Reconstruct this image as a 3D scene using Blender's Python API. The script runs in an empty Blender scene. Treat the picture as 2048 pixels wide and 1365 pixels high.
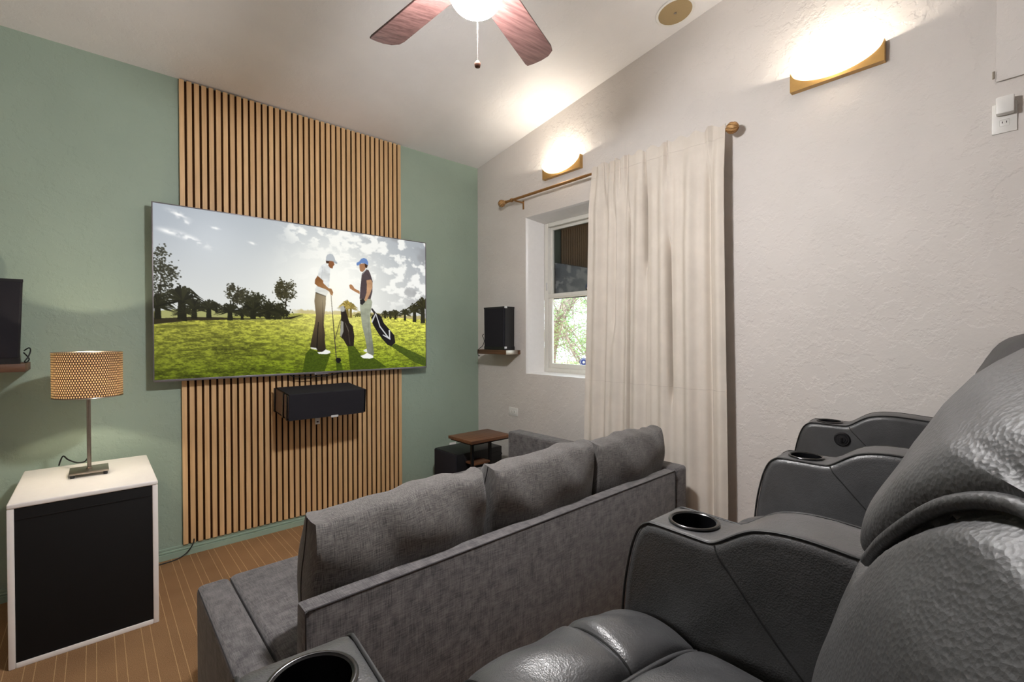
import bpy, bmesh, math, random
import numpy as np
from mathutils import Vector, Matrix

random.seed(7)
RNG = np.random.default_rng(7)
scene = bpy.context.scene
COL = scene.collection
PI = math.pi


def lin(r, g, b):
    f = lambda c: (c / 255 / 12.92) if c / 255 <= .04045 else ((c / 255 + .055) / 1.055) ** 2.4
    return (f(r), f(g), f(b), 1.0)


# ------------------------------------------------------------------ camera
yaw, pitch, roll = math.radians(48.14), math.radians(-.59), math.radians(-.15)
fw = Vector((math.cos(yaw) * math.cos(pitch), math.sin(yaw) * math.cos(pitch), math.sin(pitch)))
rt0 = Vector((math.sin(yaw), -math.cos(yaw), 0))
up0 = rt0.cross(fw)
rt = rt0 * math.cos(roll) + up0 * math.sin(roll)
up = -rt0 * math.sin(roll) + up0 * math.cos(roll)
cam_data = bpy.data.cameras.new('camera')
cam = bpy.data.objects.new('camera', cam_data)
COL.objects.link(cam)
cam_data.sensor_width = 36
cam_data.lens = 930 * 36 / 2048
cam_data.clip_start = .02
cam.matrix_world = Matrix(((rt.x, up.x, -fw.x, 0), (rt.y, up.y, -fw.y, 0), (rt.z, up.z, -fw.z, 1.40), (0, 0, 0, 1)))
scene.camera = cam

# ------------------------------------------------------------------ world and large lights
world = bpy.data.worlds.new('daylight')
scene.world = world
world.use_nodes = True
wb = world.node_tree.nodes['Background']
wb.inputs[0].default_value = (.82, .91, 1.0, 1)
wb.inputs[1].default_value = 1.7


# open sky outside the window
sun_l = bpy.data.lights.new('sun_offscreen', 'SUN')
sun_l.energy, sun_l.angle, sun_l.color = 3.0, math.radians(2), (1, .95, .86)
sun = bpy.data.objects.new('sun_offscreen', sun_l)
COL.objects.link(sun)
sun.rotation_euler = Vector((.35, -.25, -1)).to_track_quat('-Z', 'Y').to_euler()

vs = scene.view_settings
vs.view_transform = 'Standard'
vs.look = 'None'
vs.exposure = 1.15
vs.gamma = 1
vs.use_curve_mapping = False


# ------------------------------------------------------------------ materials
def new_mat(name):
    m = bpy.data.materials.new(name)
    m.use_nodes = True
    nt = m.node_tree
    b = nt.nodes['Principled BSDF']
    return m, nt, b


def coords(nt, scale=(1, 1, 1), kind='Object', rot=(0, 0, 0)):
    tc = nt.nodes.new('ShaderNodeTexCoord')
    mp = nt.nodes.new('ShaderNodeMapping')
    mp.inputs['Scale'].default_value = scale
    mp.inputs['Rotation'].default_value = rot
    nt.links.new(tc.outputs[kind], mp.inputs[0])
    return mp.outputs[0]


def noise(nt, vec, scale, detail=4, rough=.55):
    n = nt.nodes.new('ShaderNodeTexNoise')
    n.inputs['Scale'].default_value = scale
    n.inputs['Detail'].default_value = detail
    n.inputs['Roughness'].default_value = rough
    nt.links.new(vec, n.inputs['Vector'])
    return n.outputs['Fac']


def math_n(nt, op, a, b=None, c=None):
    n = nt.nodes.new('ShaderNodeMath')
    n.operation = op
    for i, v in enumerate((a, b, c)):
        if v is None:
            continue
        if isinstance(v, (int, float)):
            n.inputs[i].default_value = v
        else:
            nt.links.new(v, n.inputs[i])
    return n.outputs[0]


def ramp(nt, fac, stops):
    r = nt.nodes.new('ShaderNodeValToRGB')
    els = r.color_ramp.elements
    while len(els) < len(stops):
        els.new(.5)
    for e, (p, c) in zip(els, stops):
        e.position = p
        e.color = c
    nt.links.new(fac, r.inputs[0])
    return r.outputs[0]


def bump(nt, b, h, strength=.3, dist=.002):
    n = nt.nodes.new('ShaderNodeBump')
    n.inputs['Strength'].default_value = strength
    n.inputs['Distance'].default_value = dist
    nt.links.new(h, n.inputs['Height'])
    nt.links.new(n.outputs[0], b.inputs['Normal'])
    return n


def plain(name, col, rough=.5, metal=0, var=.06, vscale=30, bump_s=0, bump_scale=200, bump_d=.001, spec=.5, coat=0):
    """colour with a slight procedural mottling"""
    m, nt, b = new_mat(name)
    v = coords(nt)
    f = noise(nt, v, vscale)
    c0 = tuple(x * (1 - var) for x in col[:3]) + (1,)
    c1 = tuple(min(1, x * (1 + var)) for x in col[:3]) + (1,)
    nt.links.new(ramp(nt, f, [(.3, c0), (.7, c1)]), b.inputs['Base Color'])
    b.inputs['Roughness'].default_value = rough
    b.inputs['Metallic'].default_value = metal
    b.inputs['Specular IOR Level'].default_value = spec
    b.inputs['Coat Weight'].default_value = coat
    if bump_s:
        bump(nt, b, noise(nt, v, bump_scale, 3), bump_s, bump_d)
    return m


def plaster(name, col, rough=.6, strength=.45):
    m, nt, b = new_mat(name)
    v = coords(nt)
    f = noise(nt, v, 2.2, 3)
    c0 = tuple(x * .97 for x in col[:3]) + (1,)
    c1 = tuple(min(1, x * 1.03) for x in col[:3]) + (1,)
    nt.links.new(ramp(nt, f, [(.35, c0), (.65, c1)]), b.inputs['Base Color'])
    b.inputs['Roughness'].default_value = rough
    b.inputs['Specular IOR Level'].default_value = .35
    big = noise(nt, v, 11, 6, .62)
    trowel = ramp(nt, big, [(.44, (0, 0, 0, 1)), (.53, (1, 1, 1, 1)), (.64, (.8, .8, .8, 1))])
    fine = noise(nt, v, 60, 3)
    h = math_n(nt, 'ADD', trowel, math_n(nt, 'MULTIPLY', fine, .35))
    bump(nt, b, h, strength, .0025)
    return m


def linen(name, dark, light, rough=.85, attr=None):
    m, nt, b = new_mat(name)
    if attr:
        at = nt.nodes.new('ShaderNodeAttribute')
        at.attribute_name = attr

        def co_(s):
            mp = nt.nodes.new('ShaderNodeMapping')
            mp.inputs['Scale'].default_value = s
            nt.links.new(at.outputs['Vector'], mp.inputs[0])
            return mp.outputs[0]
        n1 = noise(nt, co_((26, 480, 1)), 1, 3)
        n2 = noise(nt, co_((480, 26, 1)), 1, 3)
        s = math_n(nt, 'MULTIPLY', math_n(nt, 'ADD', n1, n2), .5)
    else:
        n1 = noise(nt, coords(nt, (26, 26, 480)), 1, 3)
        n2 = noise(nt, coords(nt, (480, 26, 26)), 1, 3)
        n3 = noise(nt, coords(nt, (26, 480, 26)), 1, 3)
        s = math_n(nt, 'MULTIPLY', math_n(nt, 'ADD', math_n(nt, 'ADD', n1, n2), n3), .3333)
    nt.links.new(ramp(nt, s, [(.40, dark), (.60, light)]), b.inputs['Base Color'])
    b.inputs['Roughness'].default_value = rough
    b.inputs['Specular IOR Level'].default_value = .2
    b.inputs['Sheen Weight'].default_value = .25
    bump(nt, b, s, .5, .0015)
    return m


def wood(name, c0, c1, axis='z', rough=.5, scale=1.0, per_object=.12, sharp=60):
    m, nt, b = new_mat(name)
    s = {'z': (sharp, sharp, 2.2), 'x': (2.2, sharp, sharp), 'y': (sharp, 2.2, sharp)}[axis]
    oi = nt.nodes.new('ShaderNodeObjectInfo')
    v = coords(nt, tuple(k * scale for k in s))
    add = nt.nodes.new('ShaderNodeVectorMath')
    add.operation = 'ADD'
    nt.links.new(v, add.inputs[0])
    sc = nt.nodes.new('ShaderNodeVectorMath')
    sc.operation = 'SCALE'
    sc.inputs[0].default_value = (37, 53, 71)
    nt.links.new(oi.outputs['Random'], sc.inputs['Scale'])
    nt.links.new(sc.outputs[0], add.inputs[1])
    f = noise(nt, add.outputs[0], 1, 5, .6)
    col = ramp(nt, f, [(.3, c0), (.7, c1)])
    hsv = nt.nodes.new('ShaderNodeHueSaturation')
    nt.links.new(col, hsv.inputs['Color'])
    nt.links.new(math_n(nt, 'ADD', 1 - per_object / 2, math_n(nt, 'MULTIPLY', oi.outputs['Random'], per_object)), hsv.inputs['Value'])
    nt.links.new(hsv.outputs[0], b.inputs['Base Color'])
    b.inputs['Roughness'].default_value = rough
    bump(nt, b, f, .12, .0006)
    return m


def leather(name, col, rough=.42, grain=1.0):
    m, nt, b = new_mat(name)
    v = coords(nt)
    f = noise(nt, v, 9, 4)
    c0 = tuple(x * .8 for x in col[:3]) + (1,)
    c1 = tuple(x * 1.25 for x in col[:3]) + (1,)
    nt.links.new(ramp(nt, f, [(.3, c0), (.7, c1)]), b.inputs['Base Color'])
    b.inputs['Roughness'].default_value = rough
    b.inputs['Specular IOR Level'].default_value = .55
    vo = nt.nodes.new('ShaderNodeTexVoronoi')
    vo.inputs['Scale'].default_value = 330
    nt.links.new(v, vo.inputs['Vector'])
    g = math_n(nt, 'MULTIPLY', vo.outputs['Distance'], .55 * grain)
    w = noise(nt, v, 85, 4, .6)
    wr = noise(nt, coords(nt, (26, 6, 6)), 1, 4, .6)
    h = math_n(nt, 'ADD', math_n(nt, 'ADD', g, math_n(nt, 'MULTIPLY', w, 1.2 * grain)), math_n(nt, 'MULTIPLY', wr, 2.4))
    bump(nt, b, h, .32, .0018)
    return m


def emit(name, col, strength):
    m, nt, b = new_mat(name)
    b.inputs['Base Color'].default_value = col
    b.inputs['Emission Color'].default_value = col
    b.inputs['Emission Strength'].default_value = strength
    b.inputs['Roughness'].default_value = .4
    return m


M = {}
M['sage'] = plaster('sage_green_paint', lin(153, 170, 154), .55)
M['white_wall'] = plaster('white_wall_paint', lin(214, 208, 203), .55, .55)
M['ceiling'] = plaster('ceiling_paint', lin(232, 230, 230), .6, .3)
M['sage_trim'] = plain('sage_trim_paint', lin(152, 173, 156), .35, var=.02)
M['white_trim'] = plain('white_trim_paint', lin(228, 226, 224), .35, var=.02)
M['vinyl'] = plain('window_vinyl', lin(225, 223, 216), .35, var=.02)
M['slat'] = wood('oak_slat', lin(200, 160, 112), lin(226, 188, 140), 'z', .55)
M['slat_felt'] = plain('dark_brown_felt', lin(52, 30, 12), .95, var=.2, vscale=200, spec=.1)
M['walnut'] = wood('walnut_shelf', lin(66, 42, 28), lin(112, 78, 54), 'x', .5)
M['walnut_y'] = wood('walnut_shelf_side', lin(66, 42, 28), lin(112, 78, 54), 'y', .5)
M['table_wood'] = wood('brown_table_wood', lin(70, 42, 26), lin(126, 84, 56), 'x', .45, sharp=40)
M['blade'] = wood('dark_blade_wood', lin(70, 48, 46), lin(100, 74, 70), 'x', .26, sharp=90)
M['black_cloth'] = plain('black_grille_cloth', lin(38, 37, 42), .9, var=.25, vscale=600, bump_s=.3, bump_scale=900, spec=.2)
M['black_gloss'] = plain('black_gloss', lin(16, 16, 18), .22, var=.05)
M['black_satin'] = plain('black_satin', lin(24, 23, 25), .45, var=.08)
M['black_metal'] = plain('black_metal', lin(22, 22, 23), .5, metal=.3)
M['brown_vinyl'] = wood('brown_speaker_vinyl', lin(96, 72, 60), lin(122, 94, 78), 'z', .5, per_object=0)
M['cord'] = plain('black_cord', lin(20, 20, 20), .6)
M['nickel'] = plain('brushed_nickel', lin(168, 158, 146), .32, metal=1, var=.05, vscale=90)
M['brass'] = plain('antique_brass', lin(186, 148, 88), .42, metal=.55, var=.06)
M['rod'] = plain('bronze_gold_rod', lin(150, 108, 62), .42, metal=.5, var=.15, vscale=60)
M['finial'] = plain('carved_gold', lin(190, 150, 100), .5, metal=.3, var=.35, vscale=220, bump_s=.6, bump_scale=160, bump_d=.003)
M['cabinet'] = plain('white_cabinet_paint', lin(240, 235, 231), .4, var=.015)
M['cab_grille'] = plain('black_cabinet_mesh', lin(22, 21, 21), .75, var=.2, vscale=700, spec=.25)
M['plastic'] = plain('white_plastic', lin(228, 226, 222), .35, var=.02)
M['slot'] = plain('dark_slot', lin(40, 36, 34), .7)
M['tan'] = plain('tan_speaker_mesh', lin(164, 142, 104), .8, var=.12, vscale=900)
M['sofa'] = linen('grey_linen', lin(64, 62, 64), lin(116, 112, 112))
M['cushion'] = linen('grey_linen_cushion', lin(66, 64, 64), lin(118, 114, 111), attr='weave')
M['piping'] = plain('charcoal_piping', lin(52, 50, 52), .85)
M['leather'] = leather('black_leather', lin(66, 66, 67), .36)
M['leather_back'] = leather('black_leather_pebbled', lin(54, 54, 55), .50, 1.1)
M['seam'] = plain('black_stitching', lin(26, 26, 26), .6)
M['chrome'] = plain('dark_chrome', lin(84, 84, 85), .25, metal=1)
M['curtain'] = plain('cream_canvas', lin(214, 205, 194), .9, var=.05, vscale=8, bump_s=.25, bump_scale=700, spec=.15)
M['tv_body'] = plain('grey_tv_frame', lin(120, 116, 120), .35, metal=.4)
M['bark'] = plain('tree_bark', lin(150, 132, 124), .95, var=.3, vscale=14, bump_s=.3, bump_scale=30, bump_d=.006)
M['sticker'] = plain('pale_sticker', lin(205, 205, 205), .5)
M['sign_blue'] = plain('blue_sign', lin(40, 60, 130), .5)


def glass_mat(name, refl):
    m, nt, b = new_mat(name)
    nt.nodes.remove(b)
    out = nt.nodes['Material Output']
    tr = nt.nodes.new('ShaderNodeBsdfTransparent')
    tr.inputs[0].default_value = (.93, .95, .94, 1)
    gl = nt.nodes.new('ShaderNodeBsdfGlossy')
    gl.inputs['Roughness'].default_value = .004
    geo = nt.nodes.new('ShaderNodeNewGeometry')
    dt = nt.nodes.new('ShaderNodeVectorMath')
    dt.operation = 'DOT_PRODUCT'
    nt.links.new(geo.outputs['Normal'], dt.inputs[0])
    nt.links.new(geo.outputs['Incoming'], dt.inputs[1])
    gr = math_n(nt, 'POWER', math_n(nt, 'SUBTRACT', 1, math_n(nt, 'ABSOLUTE', dt.outputs['Value'])), 5)
    fac = math_n(nt, 'MULTIPLY', math_n(nt, 'MULTIPLY_ADD', gr, .96, .04), refl)
    mx = nt.nodes.new('ShaderNodeMixShader')
    nt.links.new(fac, mx.inputs[0])
    nt.links.new(tr.outputs[0], mx.inputs[1])
    nt.links.new(gl.outputs[0], mx.inputs[2])
    nt.links.new(mx.outputs[0], out.inputs[0])
    return m


M['glass'] = glass_mat('window_glass', 1.9)


def frosted(name, col, trans=.75):
    m, nt, b = new_mat(name)
    nt.nodes.remove(b)
    out = nt.nodes['Material Output']
    t = nt.nodes.new('ShaderNodeBsdfTranslucent')
    t.inputs[0].default_value = col
    d = nt.nodes.new('ShaderNodeBsdfPrincipled')
    d.inputs['Base Color'].default_value = col
    d.inputs['Roughness'].default_value = .35
    mx = nt.nodes.new('ShaderNodeMixShader')
    mx.inputs[0].default_value = 1 - trans
    nt.links.new(t.outputs[0], mx.inputs[1])
    nt.links.new(d.outputs[0], mx.inputs[2])
    nt.links.new(mx.outputs[0], out.inputs[0])
    return m


M['frosted'] = frosted('frosted_glass', (.46, .42, .37, 1), .5)
M['bowl'] = emit('lit_milk_glass', (1, .985, .98, 1), 285)


def carpet_mat():
    m, nt, b = new_mat('brown_striped_carpet')
    v = coords(nt)
    sx = nt.nodes.new('ShaderNodeSeparateXYZ')
    nt.links.new(v, sx.inputs[0])
    wob = noise(nt, v, 25, 2)
    x = math_n(nt, 'ADD', sx.outputs[0], math_n(nt, 'MULTIPLY', wob, .0015))
    t = math_n(nt, 'FRACT', math_n(nt, 'MULTIPLY', math_n(nt, 'ADD', x, 20 * .0966 - .341 + .0966), 1 / .0966))
    d1 = math_n(nt, 'ABSOLUTE', math_n(nt, 'SUBTRACT', t, .04))
    d2 = math_n(nt, 'ABSOLUTE', math_n(nt, 'SUBTRACT', t, .39))
    l1 = math_n(nt, 'LESS_THAN', d1, .016)
    l2 = math_n(nt, 'LESS_THAN', d2, .016)
    tuft = noise(nt, coords(nt, (60, 160, 60)), 1, 2)
    line = math_n(nt, 'MULTIPLY', math_n(nt, 'MAXIMUM', l1, l2), math_n(nt, 'MULTIPLY_ADD', tuft, 1.2, .05))
    spk = noise(nt, v, 330, 3, .7)
    big = noise(nt, v, 3, 2)
    base = ramp(nt, math_n(nt, 'MULTIPLY_ADD', big, .2, math_n(nt, 'MULTIPLY', spk, .8)), [(.35, lin(116, 86, 60)), (.65, lin(174, 136, 98))])
    mx = nt.nodes.new('ShaderNodeMixRGB')
    nt.links.new(line, mx.inputs[0])
    nt.links.new(base, mx.inputs[1])
    mx.inputs[2].default_value = lin(204, 168, 122)
    nt.links.new(mx.outputs[0], b.inputs['Base Color'])
    b.inputs['Roughness'].default_value = .95
    b.inputs['Specular IOR Level'].default_value = .1
    bump(nt, b, spk, .6, .004)
    return m


M['carpet'] = carpet_mat()


# ------------------------------------------------------------------ mesh helpers
def new_bm():
    return bmesh.new()


def add_box(bm, x0, x1, y0, y1, z0, z1, bev=0, seg=2, rot=None):
    vs_ = [bm.verts.new((x, y, z)) for x in (x0, x1) for y in (y0, y1) for z in (z0, z1)]
    q = [(0, 1, 3, 2), (4, 6, 7, 5), (0, 4, 5, 1), (2, 3, 7, 6), (0, 2, 6, 4), (1, 5, 7, 3)]
    fs = [bm.faces.new([vs_[i] for i in f]) for f in q]
    if bev:
        es = list({e for f in fs for e in f.edges})
        r = bmesh.ops.bevel(bm, geom=es, offset=bev, segments=seg, profile=.5, affect='EDGES')
        vs_ = list({v for v in r['verts']} | {v for v in vs_ if v.is_valid})
    if rot is not None:
        bmesh.ops.transform(bm, matrix=rot, verts=[v for v in vs_ if v.is_valid])
    return vs_


def box(x0, x1, y0, y1, z0, z1, bev=0, seg=2):
    bm = new_bm()
    add_box(bm, x0, x1, y0, y1, z0, z1, bev, seg)
    return bm


def add_loft(bm, rows, close_u=False, close_v=False, cap=False):
    """rows: list of lists of points"""
    vv = [[bm.verts.new(p) for p in r] for r in rows]
    n, k = len(vv), len(vv[0])
    for i in range(n if close_v else n - 1):
        for j in range(k if close_u else k - 1):
            a, b_, c, d = vv[i][j], vv[i][(j + 1) % k], vv[(i + 1) % n][(j + 1) % k], vv[(i + 1) % n][j]
            try:
                bm.faces.new((a, b_, c, d))
            except ValueError:
                pass
    if cap:
        bm.faces.new(vv[0][::-1])
        bm.faces.new(vv[-1])
    return vv


def add_tube(bm, pts, r, seg=8, cap=True):
    pts = [Vector(p) for p in pts]
    rows = []
    prev = None
    for i, p in enumerate(pts):
        t = (pts[min(i + 1, len(pts) - 1)] - pts[max(i - 1, 0)]).normalized()
        if prev is None:
            n = t.orthogonal().normalized()
        else:
            n = (prev - t * prev.dot(t))
            n = n.normalized() if n.length > 1e-6 else t.orthogonal().normalized()
        prev = n
        b_ = t.cross(n)
        rr = r[i] if isinstance(r, (list, tuple)) else r
        rows.append([p + (n * math.cos(a) + b_ * math.sin(a)) * rr for a in [2 * PI * k / seg for k in range(seg)]])
    add_loft(bm, rows, close_u=True, cap=cap)


def tube(pts, r, seg=8):
    bm = new_bm()
    add_tube(bm, pts, r, seg)
    return bm


def add_lathe(bm, prof, c=(0, 0, 0), seg=32, axis='z', cap=False):
    rows = []
    for r, h in prof:
        row = []
        for k in range(seg):
            a = 2 * PI * k / seg
            p = (r * math.cos(a), r * math.sin(a), h)
            if axis == 'x':
                p = (p[2], p[0], p[1])
            elif axis == 'y':
                p = (p[0], p[2], p[1])
            row.append((p[0] + c[0], p[1] + c[1], p[2] + c[2]))
        rows.append(row)
    add_loft(bm, rows, close_u=True, cap=cap)


def lathe(prof, c=(0, 0, 0), seg=32, axis='z', cap=False):
    bm = new_bm()
    add_lathe(bm, prof, c, seg, axis, cap)
    return bm


def add_prism(bm, poly, h0, h1, axis='x', bev=0, seg=2):
    """extrude a closed 2-D outline: axis x -> (y,z) outline, y -> (x,z), z -> (x,y)"""
    def P(a, b_, h):
        return {'x': (h, a, b_), 'y': (a, h, b_), 'z': (a, b_, h)}[axis]
    v0 = [bm.verts.new(P(a, b_, h0)) for a, b_ in poly]
    v1 = [bm.verts.new(P(a, b_, h1)) for a, b_ in poly]
    f0 = bm.faces.new(v0)
    f1 = bm.faces.new(v1[::-1])
    n = len(poly)
    for i in range(n):
        bm.faces.new((v0[i], v1[i], v1[(i + 1) % n], v0[(i + 1) % n]))
    bmesh.ops.recalc_face_normals(bm, faces=bm.faces[:])
    if bev:
        es = list(f0.edges) + list(f1.edges)
        bmesh.ops.bevel(bm, geom=es, offset=bev, segments=seg, profile=.5, affect='EDGES')


def prism(poly, h0, h1, axis='x', bev=0, seg=2):
    bm = new_bm()
    add_prism(bm, poly, h0, h1, axis, bev, seg)
    return bm


def to_mesh(name, bm, smooth=None, recalc=True):
    if recalc:
        bmesh.ops.recalc_face_normals(bm, faces=bm.faces[:])
    if smooth is not None:
        lim = math.radians(smooth)
        for f in bm.faces:
            f.smooth = True
        for e in bm.edges:
            if len(e.link_faces) == 2 and e.calc_face_angle(0) > lim:
                e.smooth = False
    me = bpy.data.meshes.new(name)
    bm.to_mesh(me)
    bm.free()
    return me


WM = {}


def wmat(o):
    return WM.get(o.name, Matrix.Identity(4))


def tag(o, label=None, cat=None, group=None, kind=None):
    if label: o['label'] = label
    if cat: o['category'] = cat
    if group: o['group'] = group
    if kind: o['kind'] = kind
    return o


def thing(name, loc, label, cat, group=None, rotz=0):
    o = bpy.data.objects.new(name, None)
    o.empty_display_size = .1
    COL.objects.link(o)
    o.location = loc
    o.rotation_euler = (0, 0, rotz)
    WM[o.name] = Matrix.Translation(loc) @ Matrix.Rotation(rotz, 4, 'Z')
    return tag(o, label, cat, group)


def link(name, me, mat, parent=None, local=None):
    o = bpy.data.objects.new(name, me)
    COL.objects.link(o)
    if mat is not None and not me.materials:
        me.materials.append(M[mat] if isinstance(mat, str) else mat)
    if parent is not None:
        o.parent = parent
        if local is not None:
            o.matrix_local = local
    WM[o.name] = wmat(parent) @ (local or Matrix.Identity(4)) if parent is not None else Matrix.Identity(4)
    return o


def part(name, bm, mat, parent, smooth=35, world=True, local=None, kind=None):
    """a child mesh; coordinates are world coordinates unless world=False"""
    if world:
        bmesh.ops.transform(bm, matrix=wmat(parent).inverted(), verts=bm.verts[:])
    o = link(name, to_mesh(name, bm, smooth), mat, parent, local)
    if kind: o['kind'] = kind
    return o


def solo(name, bm, mat, label, cat, group=None, smooth=35, kind=None):
    """a top-level mesh, its origin moved to the middle of its base"""
    bm.verts.ensure_lookup_table()
    lo = Vector([min(v.co[i] for v in bm.verts) for i in range(3)])
    hi = Vector([max(v.co[i] for v in bm.verts) for i in range(3)])
    c = Vector(((lo.x + hi.x) / 2, (lo.y + hi.y) / 2, lo.z))
    bmesh.ops.translate(bm, verts=bm.verts[:], vec=-c)
    o = link(name, to_mesh(name, bm, smooth), mat)
    o.location = c
    WM[o.name] = Matrix.Translation(c)
    return tag(o, label, cat, group, kind)


def struct(name, bm, mat, smooth=35, parent=None):
    o = link(name, to_mesh(name, bm, smooth), mat)
    o['kind'] = 'structure'
    return o


def smooth01(t):
    t = max(0, min(1, t))
    return t * t * (3 - 2 * t)


def lerp_table(tab, x):
    if x <= tab[0][0]: return tab[0][1]
    for (a, b_), (c, d) in zip(tab, tab[1:]):
        if x <= c:
            return b_ + (d - b_) * (x - a) / (c - a)
    return tab[-1][1]


def catmull(pts, n=8):
    pts = [Vector(p) for p in pts]
    out = []
    for i in range(len(pts) - 1):
        p0, p1, p2, p3 = pts[max(i - 1, 0)], pts[i], pts[i + 1], pts[min(i + 2, len(pts) - 1)]
        for k in range(n):
            t = k / n
            out.append(.5 * ((2 * p1) + (-p0 + p2) * t + (2 * p0 - 5 * p1 + 4 * p2 - p3) * t * t + (-p0 + 3 * p1 - 3 * p2 + p3) * t ** 3))
    out.append(pts[-1])
    return out


def point_light(name, loc, power, color, radius, parent=None):
    l = bpy.data.lights.new(name, 'POINT')
    l.energy, l.color, l.shadow_soft_size = power, color, radius
    o = bpy.data.objects.new(name, l)
    COL.objects.link(o)
    if parent is not None:
        o.parent = parent
        loc = wmat(parent).inverted() @ Vector(loc)
    o.location = loc
    return o


# ================================================================== THE ROOM
XR, YB, XL, YF = 2.797, 3.62, -2.3, -2.1          # right, back (screen) wall, left, rear
SL = .15


def zc(y):
    return 3.04 + SL * (YB - y)


T = .12
struct('floor', box(XL - T, XR + T, YF - T, YB + T, -.12, 0), 'carpet')
struct('floor_riser', box(XL, XR, YF, .93, 0, .35, .012), 'carpet')
bm = new_bm()
add_prism(bm, [(YF - T, zc(YF - T)), (YB + T, zc(YB + T)), (YB + T, zc(YB + T) + .14), (YF - T, zc(YF - T) + .14)], XL - T, XR + T + .22, 'x')
struct('ceiling', bm, 'ceiling')
struct('wall_back', box(XL - T, XR + T, YB, YB + T, 0, zc(YB)), 'sage')

# right wall with the window recess
WY0, WY1, WZ0, WZ1 = 1.70, 2.94, 1.075, 2.43
bm = new_bm()
TW = .22


def wall_seg(bm, y0, y1, z0, z1=None):
    if z1 is None:
        add_prism(bm, [(y0, z0), (y1, z0), (y1, zc(y1)), (y0, zc(y0))], XR, XR + TW, 'x')
    else:
        add_prism(bm, [(y0, z0), (y1, z0), (y1, z1), (y0, z1)], XR, XR + TW, 'x')


wall_seg(bm, YF - T, WY0, 0)
wall_seg(bm, WY1, YB, 0)
wall_seg(bm, WY0, WY1, 0, WZ0)
wall_seg(bm, WY0, WY1, WZ1)
struct('wall_right', bm, 'white_wall', None)

# plain left and rear walls behind the camera
bm = new_bm()
add_prism(bm, [(YF - T, 0), (YB, 0), (YB, zc(YB)), (YF - T, zc(YF - T))], XL - T, XL, 'x')
struct('wall_left', bm, 'white_wall', None)
struct('wall_rear', box(XL, XR, YF - T, YF, 0, zc(YF)), 'white_wall', None)
for n, (a, b_, c, d, e, f) in enumerate(((XL, XL + .018, -.1, -.03, .35, 2.45), (XL, XL + .018, .85, .92, .35, 2.45), (XL, XL + .018, -.03, .85, 2.38, 2.45),
                                        (-1.6, -1.53, YF, YF + .018, .35, 2.45), (-.65, -.58, YF, YF + .018, .35, 2.45), (-1.53, -.65, YF, YF + .018, 2.38, 2.45))):
    struct('trim_%d' % (n + 1), box(a, b_, c, d, e, f), 'white_trim')


# baseboards with a stepped profile
def base_profile(h=.07):
    return [(0, 0), (.017, 0), (.017, h * .50), (.009, h * .53), (.009, h * .58), (.0145, h * .62), (.013, h * .72), (.007, h * .76), (.007, h * .80), (.010, h * .84), (.009, h * .97), (0, h)]


bm = new_bm()
add_prism(bm, [(YB - a, b_) for a, b_ in base_profile()], XL, XR, 'x')
struct('baseboard_back', bm, 'sage_trim', 30)
bm = new_bm()
add_prism(bm, [(XR - a, b_) for a, b_ in base_profile(.08)], .93, YB - .016, 'y')
struct('baseboard_right', bm, 'white_trim', 30)

# ------------------------------------------------------------------ window
win = bpy.data.objects.new('window_1', None)
COL.objects.link(win)
win.location = (XR + .1, (WY0 + WY1) / 2, WZ0)
WM[win.name] = Matrix.Translation(win.location)
win['kind'] = 'structure'
fx0, fx1 = XR + .13, XR + .20
fy0, fy1, fz0, fz1 = 1.79, 2.845, 1.09, 2.378
# splayed plaster reveal (rounded returns)
bm = new_bm()
outer = [(WY0, WZ0), (WY1, WZ0), (WY1, WZ1), (WY0, WZ1)]
inner = [(fy0, fz0), (fy1, fz0), (fy1, fz1), (fy0, fz1)]
rows = []
for t in (0, .06, .16, .5, 1):
    k = t if t != .06 else .03
    x = XR + .001 + (.13) * t
    kk = [0, .10, .2, .55, 1][(0, .06, .16, .5, 1).index(t)]
    rows.append([(x, a + (c - a) * kk, b_ + (d - b_) * kk) for (a, b_), (c, d) in zip(outer, inner)])
add_loft(bm, rows, close_u=True)
part('reveal', bm, 'white_trim', win, 60)
bm = new_bm()
for a in (add_box(bm, fx0, fx1, fy0, fy0 + .045, fz0, fz1, .004), add_box(bm, fx0, fx1, fy1 - .045, fy1, fz0, fz1, .004),
          add_box(bm, fx0, fx1, fy0 + .045, fy1 - .045, fz1 - .035, fz1, .004), add_box(bm, fx0, fx1, fy0 + .045, fy1 - .045, fz0, fz0 + .035, .004)):
    pass
frame = part('window_frame', bm, 'vinyl', win)
zm = 1.745
bm = new_bm()                                            # lower sash, in front
sx0, sx1 = fx0 + .008, fx0 + .034
add_box(bm, sx0, sx1, fy0 + .045, fy0 + .085, fz0 + .035, zm + .02, .003)
add_box(bm, sx0, sx1, fy1 - .085, fy1 - .045, fz0 + .035, zm + .02, .003)
add_box(bm, sx0 - .006, sx1, fy0 + .045, fy1 - .045, zm - .018, zm + .02, .004)
add_box(bm, sx0, sx1, fy0 + .085, fy1 - .085, fz0 + .035, fz0 + .075, .003)
lo_sash = part('sash', bm, 'vinyl', win)
part('pane', box(sx0 + .011, sx0 + .015, fy0 + .08, fy1 - .08, fz0 + .07, zm - .012), 'glass', lo_sash)
bm = new_bm()
add_box(bm, sx0 - .012, sx0 + .016, 2.27, 2.33, zm + .02, zm + .034, .004)
add_tube(bm, [(sx0 - .006, 2.30, zm + .03), (sx0 - .012, 2.33, zm + .042), (sx0 - .014, 2.36, zm + .036)], .006)
part('sash_lock', bm, 'vinyl', lo_sash)
bm = new_bm()                                            # upper sash, behind
ux0, ux1 = sx1 + .002, sx1 + .026
add_box(bm, ux0, ux1, fy0 + .045, fy0 + .068, zm - .01, fz1 - .035, .003)
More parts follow.
